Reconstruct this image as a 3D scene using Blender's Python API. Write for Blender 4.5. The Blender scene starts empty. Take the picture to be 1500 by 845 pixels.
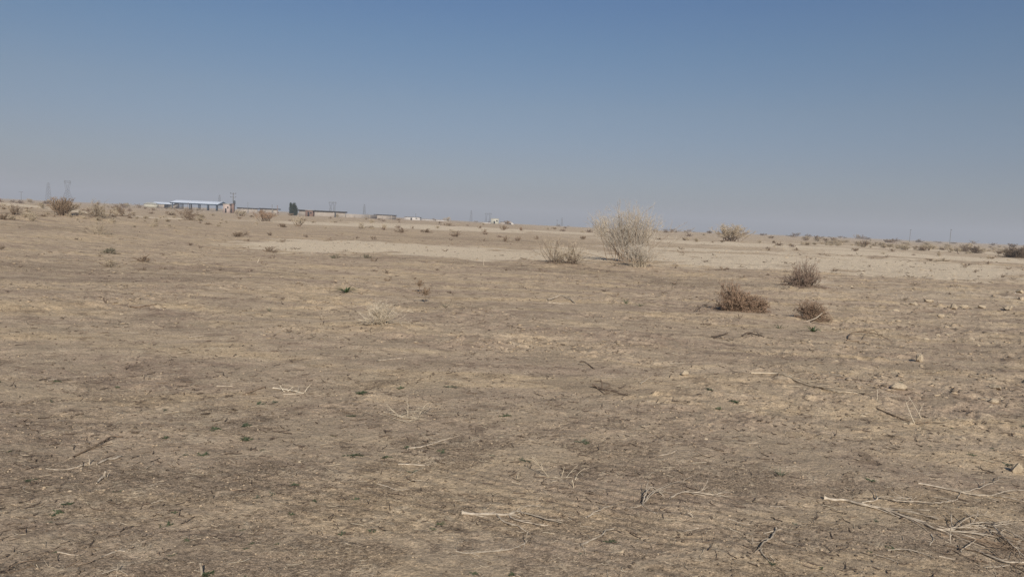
import bpy, math, random
import numpy as np
from mathutils import Matrix, Vector

rng = np.random.default_rng(11)
random.seed(11)
SC = bpy.context.scene
COL = SC.collection
R = math.radians

# ------------------------------------------------------------------ camera model
W0, H0, F0 = 1500.0, 845.0, 1071.0
CAM_H = 1.6
ROLL = math.atan(0.0455)
PITCH = math.atan((H0 / 2 - 324.2) * math.cos(ROLL) / F0)
cp, sp = math.cos(PITCH), math.sin(PITCH)
FWD = np.array([0, cp, -sp]); UP0 = np.array([0, sp, cp]); RT0 = np.array([1.0, 0, 0])
CX = math.cos(ROLL) * RT0 + math.sin(ROLL) * UP0
CY = -math.sin(ROLL) * RT0 + math.cos(ROLL) * UP0
CAM = np.array([0, 0, CAM_H])

def ray(px, py):
    return FWD + CX * (px - W0 / 2) / F0 + CY * (H0 / 2 - py) / F0

# ------------------------------------------------------------------ noise and terrain
def _hash(ix, iy, seed):
    h = (ix.astype(np.int64) * 374761393 + iy.astype(np.int64) * 668265263 + seed * 1442695041) & 0xFFFFFFFF
    h = ((h ^ (h >> 13)) * 1274126177) & 0xFFFFFFFF
    h = ((h ^ (h >> 16)) * 2246822519) & 0xFFFFFFFF
    return (h ^ (h >> 15)) & 0xFFFFFFFF

def perlin(x, y, seed=0):
    if seed > 20:      # turn each fine layer its own way, so that no two share a grid
        ca, sa = math.cos(0.55 + 1.7 * seed), math.sin(0.55 + 1.7 * seed)
        x, y = x * ca - y * sa, x * sa + y * ca
    ix, iy = np.floor(x), np.floor(y)
    fx, fy = x - ix, y - iy
    ux, uy = fx * fx * fx * (fx * (fx * 6 - 15) + 10), fy * fy * fy * (fy * (fy * 6 - 15) + 10)
    def g(dx, dy):
        a = _hash(ix + dx, iy + dy, seed) * (2 * math.pi / 4294967296.0)
        return np.cos(a) * (fx - dx) + np.sin(a) * (fy - dy)
    a, b, c, d = g(0, 0), g(1, 0), g(0, 1), g(1, 1)
    return 1.5 * ((a + (b - a) * ux) + ((c + (d - c) * ux) - (a + (b - a) * ux)) * uy)

def fbm(x, y, seed=0, octaves=4, gain=0.5):
    s, a = 0.0, 1.0
    for o in range(octaves):
        s = s + a * perlin(x * 2 ** o + 17.3 * o, y * 2 ** o - 9.1 * o, seed + o)
        a *= gain
    return s

def sstep(a, b, t):
    t = np.clip((t - a) / (b - a), 0, 1)
    return t * t * (3 - 2 * t)

MOUNDS = []     # (x, y, radius, height): sand hummocks gathered at the foot of shrubs

def H_macro(x, y):
    x = np.asarray(x, float); y = np.asarray(y, float)
    d = np.hypot(x, y)
    az = np.degrees(np.arctan2(x, np.maximum(y, 1e-3)))
    az = np.where(y <= 0, np.sign(x) * 90, az)
    z = 0.05 * perlin(x / 4.5, y / 4.5, 1) * sstep(2, 9, d)
    z = z + 0.10 * perlin(x / 13, y / 13, 2) * sstep(6, 22, d)
    z = z + 0.26 * perlin(x / 47, y / 47, 3) * sstep(25, 70, d)
    z = z + 0.55 * perlin(x / 190, y / 190, 4) * sstep(120, 350, d)
    # plain falling gently away in the middle distance, low rise on the left
    z = z - 0.0036 * np.maximum(d - 300, 0) * np.exp(-((az - 6) / 15.0) ** 2)
    z = z + 1.0 * np.exp(-((az + 37) / 8.0) ** 2) * np.exp(-((d - 120) / 60.0) ** 2)
    # low terrace edge on the right with a dry channel behind it
    e = (y - 62 + 0.55 * (x - 20)) / 7.0 + 0.5 * perlin(x / 9, y / 9, 5)
    rt = sstep(6, 24, x)
    z = z + rt * 0.30 * np.exp(-(np.minimum(e, 0) / 1.9) ** 2) * (1 - sstep(0, 1.2, e))
    z = z - rt * 0.30 * np.exp(-((e - 2.2) / 1.3) ** 2)
    for mx, my, mr, mh in MOUNDS:
        z = z + mh * np.exp(-((x - mx) ** 2 + (y - my) ** 2) / (mr * mr))
    return z

def crust(x, y):
    """How lumpy and crusted the soil is: 0 loose sand, 1 broken crust."""
    c = 0.5 + 0.9 * fbm(x / 2.2, y / 2.2, 21, 3) + 0.35 * perlin(x / 9, y / 9, 24)
    c = c + 0.30 * sstep(0, 6, x) * sstep(5, 9, y) - 0.35 * (1 - sstep(3.5, 6.5, np.hypot(x, y)))
    return np.clip(c, 0.0, 1.0)

def silt(x, y):
    """Soft patches of wind-laid silt in the near ground, drawn out along the wind."""
    wx, wy = x + 0.35 * fbm(x / 0.8, y / 0.8, 84, 3), y + 0.35 * fbm(x / 0.8, y / 0.8, 87, 3)
    u, v = wx * 0.88 + wy * 0.48, wy * 0.88 - wx * 0.48
    n = fbm(u / 1.1, v / 0.55, 91, 5, 0.6)
    return sstep(0.05, 0.60, n) * (1 - sstep(9, 17, np.hypot(x, y)))

def H_micro(x, y):
    d = np.hypot(x, y)
    c = crust(x, y) * (1 - 0.75 * silt(x, y))
    f1 = 1 - sstep(18, 40, d); f2 = 1 - sstep(9, 20, d)
    z = 0.020 * fbm(x / 0.7, y / 0.7, 31, 4, 0.6) * (0.4 + 1.3 * c * sstep(4, 10, d)) * (1 - sstep(60, 120, d))
    bil = np.abs(perlin(x / 0.16, y / 0.16, 41)) + 0.6 * np.abs(perlin(x / 0.075, y / 0.075, 42))
    z = z + f1 * c * sstep(3.5, 8, d) * 0.019 * (bil - 0.35)
    z = z + f2 * (0.0018 + 0.0035 * c * sstep(3.5, 8, d)) * fbm(x / 0.045, y / 0.045, 44, 2)
    z = z + 0.0045 * perlin((x * 0.9 + y * 0.42) / 0.55, (y * 0.9 - x * 0.42) / 0.16, 45) * (1 - 0.6 * c) * f2
    big = np.maximum(fbm(x / 0.36, y / 0.36, 47, 3, 0.6) - 0.40, 0); big = 0.28 * (1 - np.exp(-big / 0.28))
    z = z + (1 - sstep(30, 60, d)) * c * 0.15 * big * sstep(4, 9, d)
    # wind ripples in the loose sand near the camera
    rip = np.exp(-(((x - 0.9) / 1.1) ** 2 + ((y - 3.9) / 0.75) ** 2)) + 0.55 * np.exp(-(((x + 1.0) / 1.2) ** 2 + ((y - 4.2) / 0.9) ** 2))
    ph = (y * 0.95 + x * 0.35 + 0.06 * perlin(x / 0.5, y / 0.5, 51)) / 0.105
    z = z + rip * 0.0036 * np.sin(2 * math.pi * ph)
    return z

def Hz(x, y):
    return H_macro(x, y) + H_micro(np.asarray(x, float), np.asarray(y, float))

_T = 2.0 * (3000 / 2.0) ** np.linspace(0, 1, 2600)

def at(px, py, Dmax=1500):
    """Point of the terrain seen at pixel (px, py) of the 1500 x 845 photograph."""
    r = ray(px, py)
    k = _T / r[1]
    P = CAM[None, :] + k[:, None] * r[None, :]
    below = np.nonzero(P[:, 2] <= H_macro(P[:, 0], P[:, 1]))[0]
    if len(below) and _T[below[0]] < Dmax:
        i = below[0]
        p = P[i]
    else:
        p = CAM + (Dmax / r[1]) * r
    return np.array([p[0], p[1], float(Hz(p[0], p[1]))])

def at_depth(px, D):
    """Ground point in the direction of pixel column px, D metres ahead."""
    py = 290 + 0.0455 * px
    r = ray(px, py)
    p = CAM + r * (D / r[1])
    return np.array([p[0], p[1], float(Hz(p[0], p[1]))])

def in_plane(px, py, D):
    """Point seen at (px, py) standing D metres ahead (for upright stems)."""
    r = ray(px, py)
    return CAM + r * (D / r[1])

def px_size(D):
    return D / F0

# ------------------------------------------------------------------ object helpers
def tag(o, label=None, cat=None, group=None, kind=None):
    if label: o['label'] = label
    if cat: o['category'] = cat
    if group: o['group'] = group
    if kind: o['kind'] = kind
    return o

def empty(name, loc, rz=0.0):
    o = bpy.data.objects.new(name, None)
    o.location = loc; o.rotation_euler = (0, 0, rz); o.empty_display_size = 0.1
    COL.objects.link(o)
    return o

def mesh_np(name, verts, quads=None, tris=None, smooth=True):
    me = bpy.data.meshes.new(name)
    verts = np.asarray(verts, np.float32)
    nq = 0 if quads is None else len(quads); nt = 0 if tris is None else len(tris)
    me.vertices.add(len(verts)); me.vertices.foreach_set('co', verts.ravel())
    idx = []
    if nq: idx.append(np.asarray(quads, np.int32).ravel())
    if nt: idx.append(np.asarray(tris, np.int32).ravel())
    idx = np.concatenate(idx)
    me.loops.add(len(idx)); me.loops.foreach_set('vertex_index', idx)
    me.polygons.add(nq + nt)
    st = np.concatenate([np.arange(nq) * 4, nq * 4 + np.arange(nt) * 3]).astype(np.int32)
    me.polygons.foreach_set('loop_start', st)
    if smooth: me.polygons.foreach_set('use_smooth', np.ones(nq + nt, bool))
    me.update(calc_edges=True)
    return me

def obj(name, me, m=None, parent=None, loc=None):
    o = bpy.data.objects.new(name, me)
    if m is not None and not me.materials: me.materials.append(m)
    if parent is not None: o.parent = parent
    if loc is not None: o.location = loc
    COL.objects.link(o)
    return o

class MB:
    """Collects tubes, boxes and sheets; build() links them as one mesh object."""
    def __init__(s): s.v = []; s.q = []; s.t = []; s.n = 0
    def add(s, v, q=None, t=None):
        v = np.asarray(v, float)
        s.v.append(v)
        if q is not None and len(q): s.q.append(np.asarray(q, int) + s.n)
        if t is not None and len(t): s.t.append(np.asarray(t, int) + s.n)
        s.n += len(v)
    def tubes(s, P, Rad, sides=3):
        """P (N,K,3) paths, Rad (N,K) radii."""
        P = np.asarray(P, float); Rad = np.asarray(Rad, float)
        N, K = P.shape[:2]
        T = np.gradient(P, axis=1)
        T /= np.linalg.norm(T, axis=2, keepdims=True) + 1e-12
        ref = np.where(np.abs(T[..., 2:3]) > 0.9, np.array([1.0, 0, 0]), np.array([0, 0, 1.0]))
        A = np.cross(T, ref); A /= np.linalg.norm(A, axis=2, keepdims=True) + 1e-12
        B = np.cross(T, A)
        an = np.arange(sides) * 2 * math.pi / sides
        V = P[:, :, None, :] + Rad[:, :, None, None] * (A[:, :, None, :] * np.cos(an)[None, None, :, None] + B[:, :, None, :] * np.sin(an)[None, None, :, None])
        base = (np.arange(N) * K * sides)[:, None, None]
        k = (np.arange(K - 1) * sides)[None, :, None]
        j = np.arange(sides)[None, None, :]; j2 = (j + 1) % sides
        q = np.stack([base + k + j, base + k + j2, base + k + sides + j2, base + k + sides + j], -1).reshape(-1, 4)
        caps = []
        for e in (0, K - 1):
            c = base[:, 0] + e * sides
            for i in range(1, sides - 1):
                caps.append(np.stack([c[:, 0], c[:, 0] + i, c[:, 0] + i + 1], -1))
        s.add(V.reshape(-1, 3), q, np.concatenate(caps))
    def tube(s, pts, rad, sides=5):
        pts = np.asarray(pts, float)
        rad = np.broadcast_to(np.asarray(rad, float), (len(pts),))
        s.tubes(pts[None], rad[None], sides)
    def box(s, c, size, rz=0.0, bevel=0.0):
        x, y, z = [a / 2 for a in size]
        v = np.array([[-x, -y, -z], [x, -y, -z], [x, y, -z], [-x, y, -z], [-x, -y, z], [x, -y, z], [x, y, z], [-x, y, z]])
        ca, sa = math.cos(rz), math.sin(rz)
        v = v @ np.array([[ca, sa, 0], [-sa, ca, 0], [0, 0, 1]]) + np.asarray(c)
        s.add(v, [[0, 3, 2, 1], [4, 5, 6, 7], [0, 1, 5, 4], [1, 2, 6, 5], [2, 3, 7, 6], [3, 0, 4, 7]])
    def mesh(s, name, smooth=True):
        return mesh_np(name, np.concatenate(s.v), np.concatenate(s.q) if s.q else None, np.concatenate(s.t) if s.t else None, smooth)
    def build(s, name, m, parent=None, smooth=True, loc=None):
        return obj(name, s.mesh(name, smooth), m, parent, loc)

# ------------------------------------------------------------------ materials
def new_mat(name, rough=0.9, spec=0.2):
    m = bpy.data.materials.new(name); m.use_nodes = True
    nt = m.node_tree; b = nt.nodes['Principled BSDF']
    b.inputs['Roughness'].default_value = rough
    b.inputs['Specular IOR Level'].default_value = spec
    return m, nt, b

def noise_node(nt, vec, scale, detail=3, rough=0.55, dist=0.0):
    n = nt.nodes.new('ShaderNodeTexNoise')
    n.inputs['Scale'].default_value = scale; n.inputs['Detail'].default_value = detail
    n.inputs['Roughness'].default_value = rough; n.inputs['Distortion'].default_value = dist
    if vec is not None: nt.links.new(vec, n.inputs['Vector'])
    return n.outputs['Fac']

def ramp(nt, fac, stops):
    r = nt.nodes.new('ShaderNodeValToRGB')
    el = r.color_ramp.elements
    while len(el) < len(stops): el.new(0.5)
    for e, (p, c) in zip(el, stops):
        e.position = p; e.color = (*c, 1) if len(c) == 3 else c
    nt.links.new(fac, r.inputs[0])
    return r.outputs[0]

def mix(nt, fac, a, b, mode='MIX'):
    n = nt.nodes.new('ShaderNodeMix'); n.data_type = 'RGBA'; n.blend_type = mode
    for sock, val in ((n.inputs[0], fac), (n.inputs[6], a), (n.inputs[7], b)):
        if isinstance(val, (int, float)): sock.default_value = val
        elif isinstance(val, tuple): sock.default_value = (*val, 1)
        else: nt.links.new(val, sock)
    return n.outputs[2]

def math_node(nt, op, a, b=None, clamp=False):
    n = nt.nodes.new('ShaderNodeMath'); n.operation = op; n.use_clamp = clamp
    if op == 'MULTIPLY_ADD': n.inputs[2].default_value = 0.30
    for s_, v in zip(n.inputs, (a, b)):
        if v is None: continue
        if isinstance(v, (int, float)): s_.default_value = v
        else: nt.links.new(v, s_)
    return n.outputs[0]

def mottled(name, c1, c2, scale=6.0, rough=0.9, spec=0.15, detail=4, rnd=0.0, isl=None):
    """Plain natural surface: two colours mixed by noise, with a slight shift from object to object."""
    m, nt, b = new_mat(name, rough, spec)
    tc = nt.nodes.new('ShaderNodeTexCoord')
    f = noise_node(nt, tc.outputs['Object'], scale, detail)
    c = ramp(nt, f, [(0.3, c1), (0.7, c2)])
    if isl:
        ge = nt.nodes.new('ShaderNodeNewGeometry')
        c = mix(nt, 1.0, c, ramp(nt, ge.outputs['Random Per Island'], isl), 'MULTIPLY')
    if rnd:
        oi = nt.nodes.new('ShaderNodeObjectInfo')
        hs = nt.nodes.new('ShaderNodeHueSaturation')
        v = nt.nodes.new('ShaderNodeMapRange'); v.inputs[3].default_value = 1 - rnd; v.inputs[4].default_value = 1 + rnd
        nt.links.new(oi.outputs['Random'], v.inputs[0]); nt.links.new(v.outputs[0], hs.inputs['Value'])
        nt.links.new(c, hs.inputs['Color']); c = hs.outputs['Color']
    nt.links.new(c, b.inputs['Base Color'])
    return m

M = {}
M['straw'] = mottled('straw_stem', (0.37, 0.30, 0.21), (0.54, 0.46, 0.345), 9, rnd=0.12)
M['pale_straw'] = mottled('pale_straw', (0.45, 0.38, 0.285), (0.62, 0.54, 0.42), 9, rnd=0.1)
M['pale_grey'] = mottled('pale_grey_straw', (0.33, 0.28, 0.222), (0.57, 0.505, 0.415), 9, rnd=0.0)
M['grey_straw'] = mottled('grey_straw', (0.34, 0.27, 0.19), (0.50, 0.42, 0.31), 7, rnd=0.12)
M['dark_stem'] = mottled('dark_stem', (0.12, 0.085, 0.06), (0.22, 0.165, 0.12), 9, rnd=0.12)
M['brown_twig'] = mottled('brown_twig', (0.15, 0.105, 0.072), (0.30, 0.22, 0.15), 8, rnd=0.15)
M['red_twig'] = mottled('red_twig', (0.24, 0.155, 0.105), (0.43, 0.30, 0.205), 7, rnd=0.12)
M['purple_twig'] = mottled('purple_twig', (0.15, 0.105, 0.083), (0.29, 0.21, 0.16), 7, rnd=0.12)
M['wood'] = mottled('weathered_wood', (0.23, 0.185, 0.138), (0.51, 0.435, 0.34), 26, rnd=0.15)
M['dark_wood'] = mottled('dark_wood', (0.075, 0.055, 0.042), (0.17, 0.125, 0.092), 16, rnd=0.15)
M['leaf'] = mottled('green_leaf', (0.035, 0.065, 0.028), (0.075, 0.115, 0.045), 18, rough=0.6, spec=0.35, rnd=0.2)
M['weed'] = mottled('weed_leaf', (0.055, 0.070, 0.034), (0.105, 0.120, 0.064), 20, rough=0.7, spec=0.25, rnd=0.25)
M['grey_leaf'] = mottled('grey_green_leaf', (0.10, 0.105, 0.07), (0.19, 0.185, 0.125), 15, rnd=0.2)
M['rock'] = mottled('clay_rock', (0.30, 0.237, 0.165), (0.46, 0.375, 0.265), 9, rnd=0.12)
M['dark_rock'] = mottled('dark_clay_rock', (0.10, 0.075, 0.055), (0.20, 0.155, 0.11), 12, rnd=0.15)
M['tree_leaf'] = mottled('evergreen_leaf', (0.014, 0.024, 0.014), (0.035, 0.05, 0.026), 2, rough=0.7)
M['crumb'] = mottled('soil_crumb', (0.29, 0.225, 0.155), (0.42, 0.335, 0.24), 9, isl=[(0.0, (0.42, 0.40, 0.40)), (0.35, (0.8, 0.78, 0.78)), (0.7, (1.08, 1.06, 1.03)), (1.0, (1.22, 1.19, 1.14))])
M['bark'] = mottled('bark', (0.08, 0.06, 0.045), (0.16, 0.125, 0.09), 5)
M['steel'] = mottled('galvanised_steel', (0.11, 0.113, 0.118), (0.17, 0.173, 0.178), 0.5, rough=0.6, spec=0.4)
M['pole'] = mottled('concrete_pole', (0.12, 0.12, 0.115), (0.19, 0.185, 0.175), 1.2)
M['dark_metal'] = mottled('dark_metal', (0.035, 0.04, 0.05), (0.07, 0.075, 0.085), 2.0, rough=0.6)
M['blue_metal'] = mottled('blue_painted_metal', (0.028, 0.05, 0.085), (0.045, 0.075, 0.12), 1.5, rough=0.5, spec=0.4)
M['roof_sheet'] = mottled('white_roof_sheet', (0.66, 0.70, 0.76), (0.78, 0.82, 0.88), 0.8, rough=0.45, spec=0.5)
M['cream'] = mottled('cream_render', (0.38, 0.365, 0.30), (0.48, 0.455, 0.38), 0.6)
M['white_wall'] = mottled('white_render', (0.42, 0.385, 0.35), (0.54, 0.50, 0.46), 0.5)
M['pink_wall'] = mottled('pale_pink_brick', (0.36, 0.28, 0.245), (0.46, 0.37, 0.325), 2.0)
M['red_brick'] = mottled('red_brick', (0.155, 0.10, 0.082), (0.23, 0.155, 0.128), 4.0)
M['mud_wall'] = mottled('mud_wall', (0.28, 0.24, 0.205), (0.35, 0.305, 0.26), 0.7)
M['shade_net'] = mottled('tarred_roof', (0.035, 0.032, 0.032), (0.07, 0.062, 0.058), 1.0)
M['dark_opening'] = mottled('door_paint_opening_shade', (0.02, 0.02, 0.022), (0.045, 0.045, 0.048), 1.0, rough=0.6)  # dark doors and panes; on open bays the colour stands in for shaded insides

def ground_material():
    m, nt, b = new_mat('desert_soil', 0.95, 0.08)
    tc = nt.nodes.new('ShaderNodeTexCoord'); P = tc.outputs['Object']
    def attr(n):
        a = nt.nodes.new('ShaderNodeAttribute'); a.attribute_name = n; return a.outputs['Fac']
    n_big = noise_node(nt, P, 0.16, 5, 0.6, 0.6)
    mp = nt.nodes.new('ShaderNodeMapping'); mp.inputs['Rotation'].default_value = (0, 0, 0.42); mp.inputs['Scale'].default_value = (0.45, 1.25, 1)
    nt.links.new(P, mp.inputs['Vector'])
    n_mid = noise_node(nt, mp.outputs[0], 1.1, 7, 0.66, 0.5)
    n_lmp = noise_node(nt, P, 3.2, 6, 0.7, 0.4)
    n_fin = noise_node(nt, P, 8.0, 6, 0.68, 0.3)
    n_spk = noise_node(nt, P, 42.0, 4, 0.7)
    n_grn = noise_node(nt, P, 105.0, 4, 0.85)
    sand, tan, grey, brown, pale = (0.385, 0.300, 0.209), (0.51, 0.405, 0.28), (0.268, 0.203, 0.142), (0.158, 0.117, 0.081), (0.62, 0.51, 0.37)
    c = ramp(nt, n_mid, [(0.34, grey), (0.47, sand), (0.62, tan)])
    c2 = ramp(nt, n_big, [(0.36, grey), (0.50, sand), (0.64, tan)])
    c = mix(nt, 0.42, c, c2)
    c = mix(nt, 0.52, c, ramp(nt, n_lmp, [(0.36, brown), (0.45, sand), (0.56, tan)]))
    # pinkish and yellowish soils in patches
    n_hue = noise_node(nt, mp.outputs[0], 0.75, 5, 0.6, 0.8)
    c = mix(nt, 0.85, c, ramp(nt, n_hue, [(0.38, (0.82, 0.775, 0.80)), (0.5, (1.01, 0.985, 0.985)), (0.62, (1.19, 1.135, 1.03))]), 'MULTIPLY')
    # dark gravelly sand
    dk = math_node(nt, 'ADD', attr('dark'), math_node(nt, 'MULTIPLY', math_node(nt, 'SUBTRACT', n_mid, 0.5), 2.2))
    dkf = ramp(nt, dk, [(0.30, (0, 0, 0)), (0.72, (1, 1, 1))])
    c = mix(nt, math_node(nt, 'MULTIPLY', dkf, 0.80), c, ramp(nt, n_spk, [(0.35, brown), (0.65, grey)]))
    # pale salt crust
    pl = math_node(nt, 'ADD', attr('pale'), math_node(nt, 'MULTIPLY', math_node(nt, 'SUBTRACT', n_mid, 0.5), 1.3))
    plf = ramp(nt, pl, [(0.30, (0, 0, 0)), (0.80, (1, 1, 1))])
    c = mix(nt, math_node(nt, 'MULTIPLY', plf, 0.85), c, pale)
    # flakes of broken crust, hand-sized, and dark bare hollows between them
    n_flk = noise_node(nt, P, 2.6, 8, 0.78, 0.2)
    c = mix(nt, math_node(nt, 'MULTIPLY', ramp(nt, n_flk, [(0.56, (0, 0, 0)), (0.62, (1, 1, 1))]), 0.42), c, (0.56, 0.455, 0.32))
    c = mix(nt, math_node(nt, 'MULTIPLY', ramp(nt, n_flk, [(0.36, (1, 1, 1)), (0.42, (0, 0, 0))]), 0.50), c, (0.135, 0.103, 0.075))
    # crumbs: small lighter flakes and small dark bits
    fl = ramp(nt, n_fin, [(0.58, (0, 0, 0)), (0.68, (1, 1, 1))])
    c = mix(nt, math_node(nt, 'MULTIPLY', fl, 0.50), c, (0.44, 0.365, 0.26))
    dkb = ramp(nt, n_fin, [(0.33, (1, 1, 1)), (0.41, (0, 0, 0))])
    c = mix(nt, math_node(nt, 'MULTIPLY', dkb, 0.58), c, (0.115, 0.088, 0.062))
    slf = attr('silt')
    c = mix(nt, math_node(nt, 'MULTIPLY', slf, 0.72), c, ramp(nt, n_mid, [(0.35, (0.295, 0.228, 0.160)), (0.65, (0.38, 0.297, 0.205))]))
    g = ramp(nt, n_grn, [(0.40, (0.42, 0.42, 0.42)), (0.60, (1.55, 1.55, 1.55))])
    c = mix(nt, math_node(nt, 'MULTIPLY_ADD', dkf, 0.62), c, g, 'MULTIPLY')
    g2 = ramp(nt, n_spk, [(0.38, (0.70, 0.70, 0.70)), (0.62, (1.25, 1.25, 1.25))])
    c = mix(nt, 0.8, c, g2, 'MULTIPLY')
    nt.links.new(c, b.inputs['Base Color'])
    bp = nt.nodes.new('ShaderNodeBump'); bp.inputs['Strength'].default_value = 0.55; bp.inputs['Distance'].default_value = 0.006
    hsum = math_node(nt, 'ADD', math_node(nt, 'MULTIPLY', n_spk, 1.6), math_node(nt, 'MULTIPLY', n_grn, 0.8))
    nt.links.new(hsum, bp.inputs['Height'])
    b2 = nt.nodes.new('ShaderNodeBump'); b2.inputs['Strength'].default_value = 0.7; b2.inputs['Distance'].default_value = 0.035
    nt.links.new(math_node(nt, 'ADD', n_fin, math_node(nt, 'MULTIPLY', n_flk, 1.4)), b2.inputs['Height'])
    nt.links.new(b2.outputs[0], bp.inputs['Normal']); nt.links.new(bp.outputs[0], b.inputs['Normal'])
    return m

# ------------------------------------------------------------------ hummocks (must exist before anything is placed)
for px, py, mr, mh in [(925, 392, 1.5, 0.16), (820, 388, 1.3, 0.12), (1068, 356, 2.0, 0.18), (1172, 424, 1.2, 0.10), (1085, 460, 0.9, 0.06),
                       (92, 318, 3.0, 0.30), (140, 345, 1.8, 0.15), (140, 320, 3.0, 0.25), (275, 322, 3.0, 0.2), (555, 478, 0.6, 0.05), (389, 325, 2.5, 0.15),
                       (22, 318, 3.0, 0.25), (1485, 380, 1.6, 0.15), (437, 334, 2.0, 0.1)]:
    p = at(px, py)
    MOUNDS.append((p[0], p[1], mr, mh))

# ------------------------------------------------------------------ ground sheet (fine where it is near, coarse far off)
def build_ground():
    fine = np.radians(np.linspace(-50, 50, 1250))
    left = np.radians(np.linspace(-180, -50, 60)[:-1]); right = np.radians(np.linspace(50, 180, 60)[1:-1])
    A = np.concatenate([left, fine, right])
    rad = [0.6]
    while rad[-1] < 4800:
        d = rad[-1]
        if d < 2.4: s_ = 0.06
        elif d < 60: s_ = max(0.0085, 0.62 * d * d / 1170.0 * 0.75)
        else: s_ = min(0.03 * d, 0.0004 * d * d)
        rad.append(d + s_)
    rad = np.array(rad)
    n, mrows = len(A), len(rad)
    X = rad[:, None] * np.sin(A)[None]; Y = rad[:, None] * np.cos(A)[None]
    Z = Hz(X, Y)
    V = np.stack([X, Y, Z], -1).reshape(-1, 3)
    i = (np.arange(mrows - 1) * n)[:, None]; j = np.arange(n)[None]; j2 = (j + 1) % n
    q = np.stack([i + j, i + j2, i + n + j2, i + n + j], -1)[:, :, ::-1].reshape(-1, 4)
    V = np.concatenate([V, [[0, 0, float(Hz(0.0, 0.0))]]])
    jj = np.arange(n); t = np.stack([np.full(n, len(V) - 1), (jj + 1) % n, jj], -1)
    me = mesh_np('ground', V, q, t, True)
    x, y = V[:, 0], V[:, 1]; d = np.hypot(x, y)
    wob = 0.55 * fbm(x / 5.0, y / 5.0, 61, 3)
    wob = wob + 0.35 * fbm(x / 1.3, y / 1.3, 66, 3)
    def blob(cx, cy, rx, ry, rot=0.0, soft=0.5, k=1.0):
        ca, sa = math.cos(rot), math.sin(rot)
        u = ((x - cx) * ca + (y - cy) * sa) / rx; v = (-(x - cx) * sa + (y - cy) * ca) / ry
        r_ = np.sqrt(u * u + v * v) + wob * soft
        return k * (1 - sstep(0.55, 1.2, r_))
    pale = np.zeros(len(V))
    for a in [(-5.5, 35.8, 8.2, 7.6, 0.1, .6, 1.5), (-1, 33, 6, 4, 0, .6, 1.1), (3.5, 38, 6.5, 5.5, 0, .6, .8), (10, 40, 9, 9, 0, 1.0, 1.05), (20, 42, 14, 14, -0.2, 1.1, .9),
              (25, 31, 9, 6, -0.3, 1.1, .6), (14, 22, 7, 4, 0, .9, .35), (-20, 115, 24, 16, 0), (-2, 140, 30, 16, 0), (30, 95, 22, 8, 0), (14, 58, 8, 4, 0), (-52, 84, 14, 7, 0), (48, 78, 16, 8, -0.3), (-75, 110, 18, 10, 0),
              (62, 120, 30, 10, 0)]:
        pale = np.maximum(pale, blob(*a))
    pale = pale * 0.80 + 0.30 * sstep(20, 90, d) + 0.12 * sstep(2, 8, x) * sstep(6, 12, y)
    dark = 0.55 * (1 - sstep(3.8, 9.5, d + 0.25 * x)) + 0.06
    for a in [(-9, 17.5, 6, 3.5, 0), (2.3, 25.5, 4.5, 2.2, 0), (6.5, 23, 5, 2.0, 0), (-2, 27, 6, 1.6, 0), (-25, 38, 7, 4, 0), (9, 10.5, 4, 1.2, -0.3), (3.2, 9, 2.0, 0.9, 0.2), (-1.2, 13.5, 1.6, 0.7, 0),
              (-4.5, 6.2, 2.5, 1.2, 0), (6.5, 6.5, 2, 1, 0), (0, 62, 18, 6, 0)]:
        dark = np.maximum(dark, 0.46 * blob(*a))
    for mx, my, mr, mh in MOUNDS:      # soil colour gets darker towards the foot of a shrub
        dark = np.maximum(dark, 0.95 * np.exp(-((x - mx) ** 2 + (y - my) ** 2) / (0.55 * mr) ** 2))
    slt = silt(x, y)
    dark = dark - 0.62 * slt
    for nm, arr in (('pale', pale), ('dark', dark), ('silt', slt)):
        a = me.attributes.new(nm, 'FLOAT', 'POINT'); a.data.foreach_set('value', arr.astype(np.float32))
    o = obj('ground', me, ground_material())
    tag(o, 'bare dry sandy desert plain reaching the horizon', None, None, 'structure')
build_ground()

# ------------------------------------------------------------------ shrubs
def rand_dirs(n, spread, up=1.0):
    a = rng.uniform(0, 2 * math.pi, n); th = np.abs(rng.normal(0, 1, n)) * spread
    th = np.minimum(th, R(100))
    return np.stack([np.sin(th) * np.cos(a), np.sin(th) * np.sin(a), np.cos(th) * up], -1)

def grow(base, dirs, length, K, bend=0.25, lift=0.0):
    """Wandering paths (N,K,3) from base points along dirs."""
    N = len(base); P = np.zeros((N, K, 3)); P[:, 0] = base
    d = dirs / (np.linalg.norm(dirs, axis=1, keepdims=True) + 1e-9)
    st = (length / (K - 1))[:, None]
    for k in range(1, K):
        d = d + rng.normal(0, bend, (N, 3)); d[:, 2] += lift
        d /= np.linalg.norm(d, axis=1, keepdims=True) + 1e-9
        P[:, k] = P[:, k - 1] + d * st
    return P

def children(P, per, ang, lmin, lmax, K, bend, lift, tmin=0.25, tmax=1.0):
    N, KK = P.shape[:2]
    t = rng.uniform(tmin, tmax, (N, per)) * (KK - 1)
    i = np.minimum(t.astype(int), KK - 2); f = (t - i)[..., None]
    n_ = np.arange(N)[:, None]
    b = P[n_, i] * (1 - f) + P[n_, i + 1] * f
    T = P[n_, i + 1] - P[n_, i]; T = T / (np.linalg.norm(T, axis=2, keepdims=True) + 1e-9)
    d = T + np.tan(ang) * rng.normal(0, 0.75, T.shape)
    tot = np.linalg.norm(np.diff(P, axis=1), axis=2).sum(1)[:, None]
    L = rng.uniform(lmin, lmax, (N, per)) * tot * (1.15 - 0.5 * t / (KK - 1))
    return grow(b.reshape(-1, 3), d.reshape(-1, 3), L.reshape(-1), K, bend, lift)

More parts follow.
